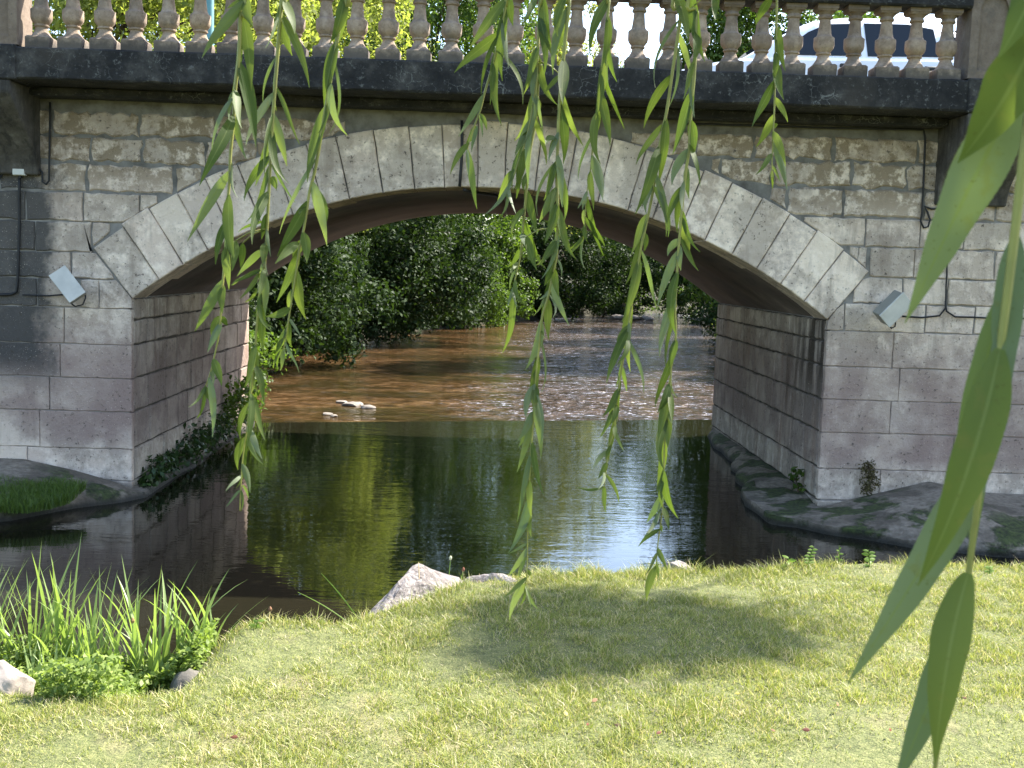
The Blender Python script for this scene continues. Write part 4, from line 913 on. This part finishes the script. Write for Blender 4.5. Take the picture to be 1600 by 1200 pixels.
def leafm(p,az,L,parent,m=None):
    d=Vector((math.cos(az),math.sin(az)*.6,.35)).normalized(); s=d.cross(Vector((random.uniform(-.4,.4),-.8,.6))).normalized(); v=[];seg=5
    for i in range(seg+1):
        t=i/seg; w=L*.46*math.sin(math.pi*t**.8)+.0006; q=p+d*L*t-Vector((0,0,L*.25*t*t)); nn=d.cross(s)*w*.12; v+=[tuple(q-s*w/2+nn),tuple(q),tuple(q+s*w/2+nn)]
    meshobj('leaf',v,[(3*i+k,3*i+k+1,3*i+4+k,3*i+3+k) for i in range(seg) for k in (0,1)],m or WM,parent,True)
seedling(1262,895,.28,.13,11,.036,'ash seedling with paired oval leaflets on the lawn edge',True)
seedling(1230,893,.28,.07,5,.05,'broad-leaved weed just left of the ash seedling')
seedling(1358,894,.28,.11,9,.045,'bushy bright weed right of the ash seedling')
seedling(1310,892,.28,.12,6,.03,'wispy tall weed between the ash seedling and the bushy weed')
seedling(505,985,.25,.085,9,.055,'light green weed beside the lower end of the wedge-shaped boulder')
seedling(528,982,.25,.10,8,.06,'pale leafy weed touching the wedge-shaped boulder')
seedling(622,935,.25,.16,4,.03,'small sprout at the back of the wedge-shaped boulder')
seedling(400,1000,.26,.05,6,.035,'low weed on the bank between boulder and reeds')
seedling(1545,905,.28,.05,7,.035,'low dry weed at the right end of the lawn edge')
def stalk(px0,py0,px1,py1,Y,label,head=None,m=None,r_=.0028):
    a=at(px0,py0,Y); b=at(px1,py1,Y+.05); r=empty('grass_stalk',a); tag(r,label,'stalk','thin stalks on the bank'); d=b-a
    mb=MB(); mb.tube([d*t+Vector((0,0,.04*d.length*math.sin(math.pi*t))) for t in np.linspace(-.05,1,8)],[r_]*5+[r_*.8,r_*.6,r_*.4],5); mb.build('stem',m or WM,r)
    if head:
        mb=MB(); mb.lathe([(.001,-.014),(.008,-.006),(.009,.002),(.005,.010),(.001,.014)],7,tuple(d)); mb.build('seed_head',simple('seed_head',head,.8),r)
stalk(565,975,502,896,5.3,'long green grass stalk leaning out over the water, upper of two'); stalk(560,985,465,925,5.2,'long green grass stalk leaning out over the water, lower of two')
stalk(700,922,704,872,5.9,'green stalk with pale seed head behind the boulder',(.5,.5,.3)); stalk(718,922,724,890,5.9,'thin stalk with a reddish seed head behind the boulder',(.2,.08,.04))
stalk(655,903,654,878,5.5,'short dry stalk on top of the boulder',m=DM); stalk(749,920,749,896,5.9,'thin dry stalk right of the boulder',m=DM)
stalk(420,985,422,952,5.0,'dry branching stalk with reddish tip on the bank',(.2,.1,.05),DM); stalk(1391,898,1390,868,6.2,'short yellow stalk on the right lawn edge',m=DM)
stalk(208,1010,207,970,4.4,'weed stalk with brown seed head among the reeds',(.22,.14,.05))
FL=[simple('fallen_leaf_red',(.14,.04,.02),.7),simple('fallen_leaf_brown',(.22,.12,.06),.8),simple('fallen_leaf_yellow',(.6,.42,.08),.7)]
for (px,py,q) in ((1025,1165,0),(1155,1100,2),(1310,1120,1),(1265,1158,0),(1392,1158,0),(1210,1160,1),(920,1145,0),(970,1150,1),(925,1110,1),(372,1165,0),(310,1160,1),(885,1132,2),(1476,945,1),(1510,1105,1)):
    g=gz(px,py,.3); r=empty('fallen_leaf',(g.x,g.y,hz(g.x,g.y)+.028)); tag(r,'small curled %s fallen leaf lying in the lawn grass'%('red','brown','yellow')[q],'leaf','fallen leaves on the lawn'); leafm(Vector((0,0,0)),random.uniform(0,6.28),random.uniform(.02,.034),r,FL[q])

# ================================================================== weeping willow in the foreground
willow=empty('weeping_willow',(4.7,2.0,.25)); tag(willow,'weeping willow whose leafy strands hang across the foreground','tree')
WB=Vector((4.7,2.0,.25))
def wtube(name,pts,rs,m,n=9):
    mb=MB(); mb.tube([Vector(p)-WB for p in pts],rs,n); return mb.build(name,m,willow,True)
wtube('trunk',[(4.7,2.0,.2),(4.72,1.95,1.0),(4.6,1.9,2.2),(4.5,2.0,3.2)],[.34,.27,.24,.22],MAT['bark'],14)
wtube('limb',[(4.5,2.0,3.0),(3.4,1.7,3.6),(2.0,1.5,3.75),(.6,1.55,3.6),(-.8,1.6,3.35),(-1.6,1.6,3.1)],[.16,.12,.09,.065,.045,.02],MAT['bark'])
wtube('limb',[(4.5,2.0,3.1),(8.8,4.4,4.9),(10.4,9.0,6.0),(7.6,10.2,6.8),(6.2,9.0,6.6),(5.2,8.05,6.3)],[.17,.11,.05,.020,.015,.012],MAT['bark'])
wtube('limb',[(4.5,2.0,3.1),(2.8,.9,3.3),(1.2,.45,3.0),(.5,.4,2.75)],[.12,.08,.04,.02],MAT['bark'])
wtube('limb',[(4.5,2.0,3.1),(4.8,1.0,5.0),(4.2,-.6,6.6)],[.18,.13,.07],MAT['bark'])
# upper crown above the frame (throws the round shadow on the lawn)
UL=make_leaf('willow_crown_leaf',(.07,.12,.02),(.15,.21,.04),.4,.42)
CX0,CY0,CZ0=[float(q) for q in Vector((.62,4.90,.3))+sdir*(6.0/sdir.z)]
cs=[]
while len(cs)<230:
    u,v=rng.random()*2-1,rng.random()*2-1
    if u*u+v*v<1: cs.append((CX0+u*.54+.12*v,CY0+v*(.34-.13*u)-.10*u+.10*math.sin(u*4.5),CZ0+.35*(rng.random()-.5)))
for _ in range(26):
    th=rng.random()*6.283; q=rng.uniform(.85,1.2); u,v=q*math.cos(th),q*math.sin(th); cs.append((CX0+u*.62+.12*v,CY0+v*(.40-.13*u)-.10*u,CZ0+.5*(rng.random()-.5)))
c2=[(4.3+1.6*rng.normal(),-.6+1.2*rng.normal(),6.4+.9*rng.normal()) for _ in range(90)]+[(2.6-3.6*rng.random(),.6+.5*rng.normal()-.5,4.1+.4*rng.normal()) for _ in range(30)]
allc=np.array(cs+c2)-np.array(WB)
for q in [(1.15,.95,2.95),(1.0,1.1,3.05),(1.3,.8,2.9),(.95,.85,2.8),(1.2,1.15,3.15),(.7,2.3,3.2),(.2,2.35,3.15),(1.3,2.4,3.3),(1.7,2.35,3.35),(-.1,2.3,3.1)]:
    allc=np.vstack([allc,np.array(q)-np.array(WB)])
foliage('crown',allc,([.18]*230+[.34]*26)+[.5]*len(c2)+[.2]*10,130,.10,UL,willow,asp=.22,droop=.5)

def wleaf(base,tip,wid,side_to_cam,parent,bow=0.,seg=9,tmax=.75,teeth=0.):
    """lanceolate leaf with a folded midrib; side_to_cam +1: upper side seen, -1: pale underside seen"""
    ax=tip-base; L=ax.length; t_=ax/L; view=(base-CAM).normalized(); s=t_.cross(view).normalized()
    nrm=s.cross(t_).normalized()
    if nrm.dot(view)>0: nrm=-nrm             # towards camera
    tw=random.uniform(-tmax,tmax); v=[]; uvs=[]
    hook=random.uniform(-.10,.10)*(1.6 if wid<.012 else 1)*(1 if teeth==0 else .3); fold=random.uniform(.12,.4); arch=random.uniform(-.05,.10)*L; tw2=random.uniform(-.5,.5)
    for i in range(seg+1):
        t=i/seg; w=wid*(max(0,math.sin(math.pi*min(1,(t+.015))**.72))**.92)*(1-.25*t)*1.12+.0006
        if teeth: w*=1+teeth*((i%2)*2-1)*random.uniform(.5,1.2)+.03*math.sin(t*19+tw*9)
        a=tw+tw2*(t-.4); ss=s*math.cos(a)+nrm*math.sin(a); nn=nrm*math.cos(a)-s*math.sin(a)
        p=ax*t+s*(bow*L*4*t*(1-t)+hook*L*(t**4-t))+nrm*(arch*4*t*(1-t)+.6*hook*L*t**3)
        e=max(.35,math.cos(a)); hw=ss*(w/2/e*.97); up=nn*(w/2*fold)
        row=[p-hw+up,p,p+hw+up]
        if side_to_cam<0: row=[p-hw-up,p,p+hw-up]
        v+=[tuple(q) for q in row]; uvs.append(t)
    f=[]
    for i in range(seg):
        for k in (0,1):
            q=(3*i+k,3*i+k+1,3*i+4+k,3*i+3+k); f.append(q)
    me=bpy.data.meshes.new('leaf'); me.from_pydata(v,[],f); me.update()
    # make the geometric normal of the upper side face the wanted way
    nsum=sum((pl.normal*pl.area for pl in me.polygons),Vector())
    if (nsum.dot(nrm)>0)!=(side_to_cam>0): me.flip_normals()
    uvl=me.uv_layers.new(name='UVMap')
    for lp in me.loops:
        i,k=divmod(lp.vertex_index,3); uvl.data[lp.index].uv=(i/seg,k/2)
    me.polygons.foreach_set('use_smooth',[True]*len(me.polygons)); me.materials.append(MAT['wleaf'])
    o=bpy.data.objects.new('leaf',me); col.objects.link(o); o.parent=parent; return o
def smooth_path(P,n=6):
    out=[]
    for i in range(len(P)-1):
        p0=P[max(0,i-1)];p1=P[i];p2=P[i+1];p3=P[min(len(P)-1,i+2)]
        for k in range(n):
            t=k/n; out.append(.5*((2*p1)+(p2-p0)*t+(2*p0-5*p1+4*p2-p3)*t*t+(3*p1-p0-3*p2+p3)*t**3))
    out.append(P[-1]); return out
def strand(Y,twig,leaves,label,top=None,r0=.0026):
    """twig: photograph polyline top to tip; leaves: (x0,y0,x1,y1,width[,p]) in photograph pixels"""
    P=[at(x,y,Y) for x,y in twig]
    if top is not None: P=[Vector(top),P[0].lerp(Vector(top),.45)+Vector((0,0,.02))]+P
    base=P[0]; r=empty('hanging_branch',base-WB); r.parent=willow; r['label']=label
    S=smooth_path(P); m=len(S); mb=MB(); mb.tube([q-base for q in S],[r0*(1.25-.95*i/m) for i in range(m)],6)
    mb.build('twig',MAT['twig'],r,True)
    Q=np.array([tuple(q) for q in S])
    extra=[]
    if Y>1:
        st=random.getstate(); random.seed(int(twig[0][0])+5); k=0
        for (xa,ya),(xb,yb) in zip(twig[1:-1],twig[2:]):
            m_=max(1,int(math.hypot(xb-xa,yb-ya)/22))
            for j in range(m_):
                if random.random()<.72: continue
                u=(j+random.random())/m_; x_=xa+(xb-xa)*u; y_=ya+(yb-ya)*u; k+=1
                an=random.uniform(.06,.42)*(1 if k%2 else -1); ln=random.uniform(55,105)
                extra.append((x_,y_,x_+ln*math.sin(an),y_+ln*math.cos(an),random.uniform(6,13))+(('p',) if random.random()<.4 else ()))
        random.setstate(st)
    for lf in list(leaves)+extra:
        x0,y0,x1,y1,w=lf[:5]; pale=len(lf)>5
        dy=random.uniform(-.03,.03); b=at(x0,y0,Y+dy*.3); tip=at(x1,y1,Y+dy+random.uniform(-.025,.02))
        # petiole: pull the base to the twig when the twig passes close by
        d=np.linalg.norm(Q-np.array(tuple(b)),axis=1); i=int(d.argmin())
        if d[i]<.03: b=b.lerp(Vector(Q[i]),.8)
        else:
            near=Vector(Q[max(0,i-2)]); mbp=MB(); mbp.tube([near-base,b.lerp(near,.4)-base+Vector((0,0,.004)),b-base],[.0011,.001,.0009],5); mbp.build('leaf_stalk',MAT['twig'],r,True)
        if Y<1:
            k_=CAM+(b-CAM)*(1.04 if pale else .975); b=k_; tip=CAM+(tip-CAM)*(1.04 if pale else .975)
        L=(tip-b).length; bow=random.uniform(-.035,.035)*(1 if w>18 else 2.2)
        o=wleaf(b,tip,max(.0028,w*(Y/F)*((.84 if w>15 else .95) if Y>1 else .85)),-1 if pale else 1,r,bow,tmax=.75 if Y>1 else .25,seg=9 if Y>1 else 70,teeth=0 if Y>1 else .010); o.location=b-base
def reg(ox,oy,s): return lambda L:[(ox+a[0]/s,oy+a[1]/s,ox+a[2]/s,oy+a[3]/s,a[4]/s)+tuple(a[5:]) for a in L]
def tw(ox,oy,s,P): return [(ox+x/s,oy+y/s) for x,y in P]
A=reg(280,0,3); B=reg(280,380,2.727); C=reg(690,0,3); D=reg(740,380,3.75); E_=reg(740,600,3.333); G_=reg(960,0,3)
p='p'
strand(1.50,[(378,-40),(376,20)]+tw(280,0,3,[(285,100),(280,260),(262,420),(255,560),(240,720),(235,850),(220,1040),(215,1180)])+tw(280,380,2.727,[(185,180),(180,250),(170,380),(150,480),(130,560),(112,610)]),
 A([(292,0,105,275,58,p),(300,40,338,425,62),(345,-60,348,130,45),(285,300,360,692,70),(258,545,92,876,66),(228,800,38,1132,56,p),(240,925,262,1235,60),(275,140,248,440,26),(255,430,232,560,26,p),(212,1040,170,1240,36),(240,-40,225,40,20),(285,760,275,930,14,p)])+
 B([(200,20,212,195,42),(180,150,65,378,50,p),(205,190,185,300,34),(150,300,143,412,46),(195,308,206,350,26),(195,350,120,465,30,p),(140,490,180,606,42),(132,540,146,602,18,p),(112,600,72,752,16),(112,615,156,697,26),(100,620,44,692,15)]),
 'leafy willow strand furthest left, ending in a twisted tip before the left pier',(-.55,1.6,3.35))
strand(1.55,[(442,-40)]+tw(280,0,3,[(480,0),(465,200),(450,400),(435,600),(425,800),(415,1000),(405,1200)])+tw(280,380,2.727,[(355,150),(335,300),(325,430),(315,560),(300,680),(290,780),(270,920),(262,1050),(258,1140)]),
 A([(475,80,610,410,46),(480,90,530,262,50),(440,250,392,480,13,p),(460,310,455,520,14,p),(435,430,308,694,36,p),(445,530,505,780,50,p),(440,640,358,872,46),(415,720,308,935,46),(460,818,455,888,34),(405,900,340,1152,52),(505,0,540,152,42),(385,1010,385,1122,34),(430,30,405,225,12,p),(445,775,545,952,12,p),(410,1060,428,1200,14,p),(330,1040,285,1085,14)])+
 B([(310,20,245,142,32,p),(325,10,355,92,36),(300,75,330,197,16,p),(285,165,330,212,12,p),(275,120,258,236,20),(395,-30,380,142,12,p),(355,100,333,242,26),(385,140,364,312,32,p),(345,255,358,468,40),(270,0,262,110,30),(240,-10,225,120,34),(290,100,238,165,20),(255,150,220,180,12,p),(285,180,282,250,12),(365,320,402,360,14),(320,450,275,617,42),(335,445,360,602,36),(310,570,298,650,22,p),(305,640,366,838,30),(290,680,262,838,25),(295,780,354,922,30,p),(280,825,252,962,34),(272,935,302,1062,28,p),(265,990,195,1060,16,p),(262,1050,200,1122,11,p),(262,1050,262,1142,10),(300,1030,295,1085,10,p)]),
 'long willow strand hanging in front of the left pier, tip lowest of the left three',(-.42,1.62,3.4))
strand(1.50,[(548,-50)]+tw(280,0,3,[(770,0),(740,190),(690,490),(640,780),(610,900),(590,1040),(560,1190)])+tw(280,380,2.727,[(495,150),(470,300),(455,400),(445,450)]),
 A([(765,-40,705,205,62),(790,20,715,242,42),(735,200,680,505,60),(740,290,705,612,13,p),(690,510,600,856,60),(620,850,692,1152,56,p),(590,945,458,1204,62),(580,1080,600,1235,52),(625,735,470,1095,18,p),(540,950,560,1010,20)])+
 B([(470,-20,408,88,40),(510,20,415,252,40),(550,-10,490,92,46),(500,110,540,322,52),(482,190,468,302,26),(462,275,370,312,36),(470,310,516,395,11,p),(470,330,480,442,28),(445,395,385,457,24),(457,420,507,542,11,p),(445,440,430,547,17,p),(440,450,400,532,13)]),
 'willow strand right of the left pair, crossing the arch soffit',(-.2,1.6,3.4))
strand(1.75,[(792,-40)]+tw(690,0,3,[(300,0),(290,90),(240,300),(200,440),(180,520),(150,600),(120,700),(115,760)]),
 C([(295,-10,130,226,56),(275,140,58,342,58),(310,50,285,382,52),(250,240,282,592,46),(350,-30,335,122,42),(195,440,78,642,30,p),(185,530,192,642,12,p),(190,535,212,610,22),(212,610,140,714,20,p),(160,590,108,682,30),(130,670,40,818,28),(115,700,125,827,14,p)]),
 'short willow strand left of centre, its tip at the dark crown cable',(.0,1.75,3.4))
strand(1.70,[(850,-40)]+tw(690,0,3,[(462,0),(450,250),(440,420),(405,620),(360,760),(325,860),(300,920)]),
 C([(455,85,480,352,46),(430,240,385,442,26),(465,300,435,492,26,p),(490,-10,522,242,52),(400,-20,382,112,28,p),(425,420,342,662,46),(480,460,422,582,42),(555,350,478,442,22),(500,450,475,632,14,p),(430,560,343,732,38,p),(440,580,405,882,28,p),(385,640,415,692,28),(400,700,338,892,36),(320,780,262,942,42),(330,850,200,1006,20,p),(300,880,268,1022,14,p),(310,870,347,996,14,p),(345,760,350,930,28),(380,600,345,700,26)]),
 'bunched willow strand left of the longest strand, ending above the arch opening',(.1,1.72,3.45))
strand(1.66,[(890,-50)]+tw(690,0,3,[(600,0),(578,200),(555,450),(545,650),(540,850),(545,1000),(540,1180)])+tw(740,380,3.75,[(475,130),(440,300),(402,430),(390,550),(375,680),(360,850)])+tw(740,600,3.333,[(315,140),(300,330),(290,500),(283,680),(280,830),(278,970),(270,1060)]),
 C([(595,20,522,352,46,p),(600,-40,545,180,46),(590,270,568,492,60),(560,490,570,772,56),(540,640,478,692,32),(535,650,503,722,26),(545,760,478,942,32),(550,780,577,1042,38,p),(540,880,458,1042,52,p),(540,950,483,1142,42),(545,1000,552,1132,36),(520,760,450,1012,14,p),(575,100,530,250,34)])+
 D([(310,-40,372,162,46),(380,-30,360,132,32,p),(460,0,388,132,46),(430,90,348,432,32,p),(460,100,413,252,46),(435,200,398,422,36),(425,320,440,562,52),(480,150,502,322,42),(470,270,378,332,20,p),(470,310,542,386,18,p),(545,100,513,196,12,p),(470,300,463,422,13,p),(390,440,303,742,52,p),(370,650,340,902,46),(375,730,360,992,46),(345,980,258,1202,46,p),(412,520,420,560,12),(405,560,398,880,11,p),(400,880,385,1192,17,p)])+
 E_([(312,140,225,300,40,p),(300,200,225,462,36,p),(305,0,320,145,40),(310,300,366,577,32),(300,350,225,722,30,p),(295,510,303,702,34),(285,610,180,882,46,p),(285,690,302,802,30),(275,740,250,792,14),(270,830,185,882,15,p),(275,850,180,1002,30,p),(255,900,237,1007,20,p),(280,960,292,1012,18),(275,1010,158,1112,24),(268,1050,240,1152,14),(270,1060,342,1177,13,p),(270,1060,305,1172,10)]),
 'longest willow strand at centre, its tip reaching down over the lawn edge',(.22,1.7,3.45))
strand(1.72,tw(690,0,3,[(440,560),(415,700),(400,860),(388,1000),(372,1180)])+tw(740,380,3.75,[(265,120),(245,200),(228,300)]),
 C([(380,890,447,1102,46),(375,985,328,1102,30),(380,1080,432,1212,42,p),(395,800,385,900,26)])+
 D([(270,30,198,142,30),(250,110,204,192,22),(200,150,212,272,14,p),(250,210,293,362,28),(225,250,198,372,20,p),(230,280,256,382,14,p)]),
 'thin willow tip left of the longest strand, in front of the sunlit shrub',tuple(at(690+462/3,100,1.70)))
strand(1.78,[(953,-40)]+tw(690,0,3,[(785,0),(760,250),(740,420),(715,620),(700,780),(680,920),(668,1100)]),
 C([(775,-10,693,262,50),(780,60,750,322,36),(780,210,816,502,28,p),(735,320,705,577,25,p),(740,420,790,682,50),(735,530,747,777,40),(710,610,640,842,14,p),(705,720,757,942,54,p),(700,800,712,982,30),(712,920,660,990,16),(680,890,637,980,16,p),(637,980,672,1062,16,p),(665,1010,767,1157,28),(670,1060,682,1132,22),(665,1120,583,1172,14),(668,1130,600,1200,18)])+D([(640,30,655,152,13,p)]),
 'willow strand right of the longest strand, curling tip above the arch opening',(.35,1.78,3.45))
strand(1.70,[(1062,-50)]+tw(960,0,3,[(310,40),(300,150),(270,350),(245,520),(205,720),(180,900),(140,1090)])+tw(740,380,3.75,[(985,0),(960,150),(920,400),(900,550),(870,720),(850,850)])+tw(740,600,3.333,[(740,150),(730,250),(705,330),(690,450),(680,540)]),
 G_([(330,-40,345,192,62),(300,85,188,422,14,p),(275,340,138,602,46),(310,230,255,502,15,p),(180,580,98,777,30),(255,560,203,872,46),(205,690,98,1002,60),(190,800,242,1107,32,p),(130,1010,78,1192,36),(145,1090,137,1182,26),(175,860,150,1010,30,p)])+
 D([(945,-20,890,242,36),(985,100,868,462,56),(1000,50,1082,402,26,p),(935,350,918,757,56),(910,470,843,642,42),(880,500,778,822,52),(890,560,840,702,34),(880,720,897,872,22,p),(850,850,738,1142,40),(830,960,795,1062,36),(885,880,838,1052,18),(845,700,832,850,13,p)])+
 E_([(750,30,668,172,36),(720,130,658,272,26),(735,125,703,202,30),(790,-20,740,202,16),(705,215,782,347,18,p),(750,230,740,292,24),(690,340,622,442,24,p),(622,440,650,542,14,p),(745,330,688,402,20),(690,405,648,492,30),(680,470,757,622,20),(668,530,690,672,24),(648,545,540,537,15)]),
 'willow strand left of the rightmost long pair, tip curling above the pool',(.55,1.72,3.5))
strand(1.66,[(1090,-50)]+tw(960,0,3,[(388,60),(375,330),(360,500),(350,700),(335,800),(320,950),(302,1150)])+tw(740,380,3.75,[(1190,200),(1180,400),(1185,540),(1160,700),(1150,850)])+tw(740,600,3.333,[(1000,200),(990,450),(985,620),(975,720),(960,830),(950,960)]),
 G_([(415,-30,425,292,56),(470,-40,475,102,36),(385,130,368,302,42),(350,270,325,462,25),(395,330,375,552,28,p),(360,430,273,724,56),(375,550,370,742,42),(360,560,350,682,18,p),(330,690,268,872,42,p),(345,780,350,932,30,p),(310,880,295,1092,36),(320,1000,350,1205,42),(335,850,320,992,22,p),(300,1120,250,1200,36,p)])+
 D([(1185,30,1078,372,52,p),(1235,20,1215,162,36,p),(1230,-20,1312,152,36),(1215,160,1188,542,56),(1170,300,1088,672,52,p),(1205,560,1148,742,46),(1165,640,1063,962,42),(1165,760,1192,902,16,p),(1190,880,1163,1062,32),(1140,890,1078,1172,52),(1150,1010,1138,1202,52)])+
 E_([(995,0,955,152,44),(1050,50,1033,202,32),(1010,60,953,302,46),(1030,180,998,462,50),(990,290,953,562,42),(985,460,968,592,30),(997,470,985,642,26),(965,580,903,722,42,p),(985,640,1017,762,30),(925,660,888,792,24,p),(970,760,858,847,25),(1005,730,985,772,16),(955,870,1007,967,28),(950,890,898,987,16),(950,930,956,1027,13)]),
 'right long willow strand, brightest, with its tip just touching the lawn edge',(.68,1.7,3.5))
strand(1.95,[(1213,-50)]+tw(960,0,3,[(762,0),(755,250),(750,500),(740,720),(738,840)]),
 G_([(735,-20,663,117,46),(755,125,802,332,46),(750,230,743,382,30),(770,300,795,472,42),(740,385,643,597,40),(765,445,812,572,28),(808,568,753,602,20),(745,525,662,692,38),(745,615,802,778,36),(735,730,668,812,26),(740,780,777,852,13,p),(738,800,740,887,13)]),
 'short willow strand in front of the car, ending over the right voussoirs',(1.0,1.95,3.5))
strand(.43,[(1640,-60),(1625,60),(1605,200),(1585,370),(1566,520),(1540,690),(1519,850),(1500,990),(1462,1192),(1450,1290)],
 [(1632,40,1496,255,92),(1618,110,1414,505,98,p),(1575,440,1488,778,46,p),(1563,535,1434,915,74),(1563,690,1326,1066,72,p),(1566,480,1517,906,34,p),(1600,360,1560,690,52,p),(1512,895,1460,1196,66),(1500,950,1392,1240,62,p),(1600,-60,1560,90,60)],
 'nearest willow spray at the right edge with very large soft leaves',(.52,.42,2.75),.0022)
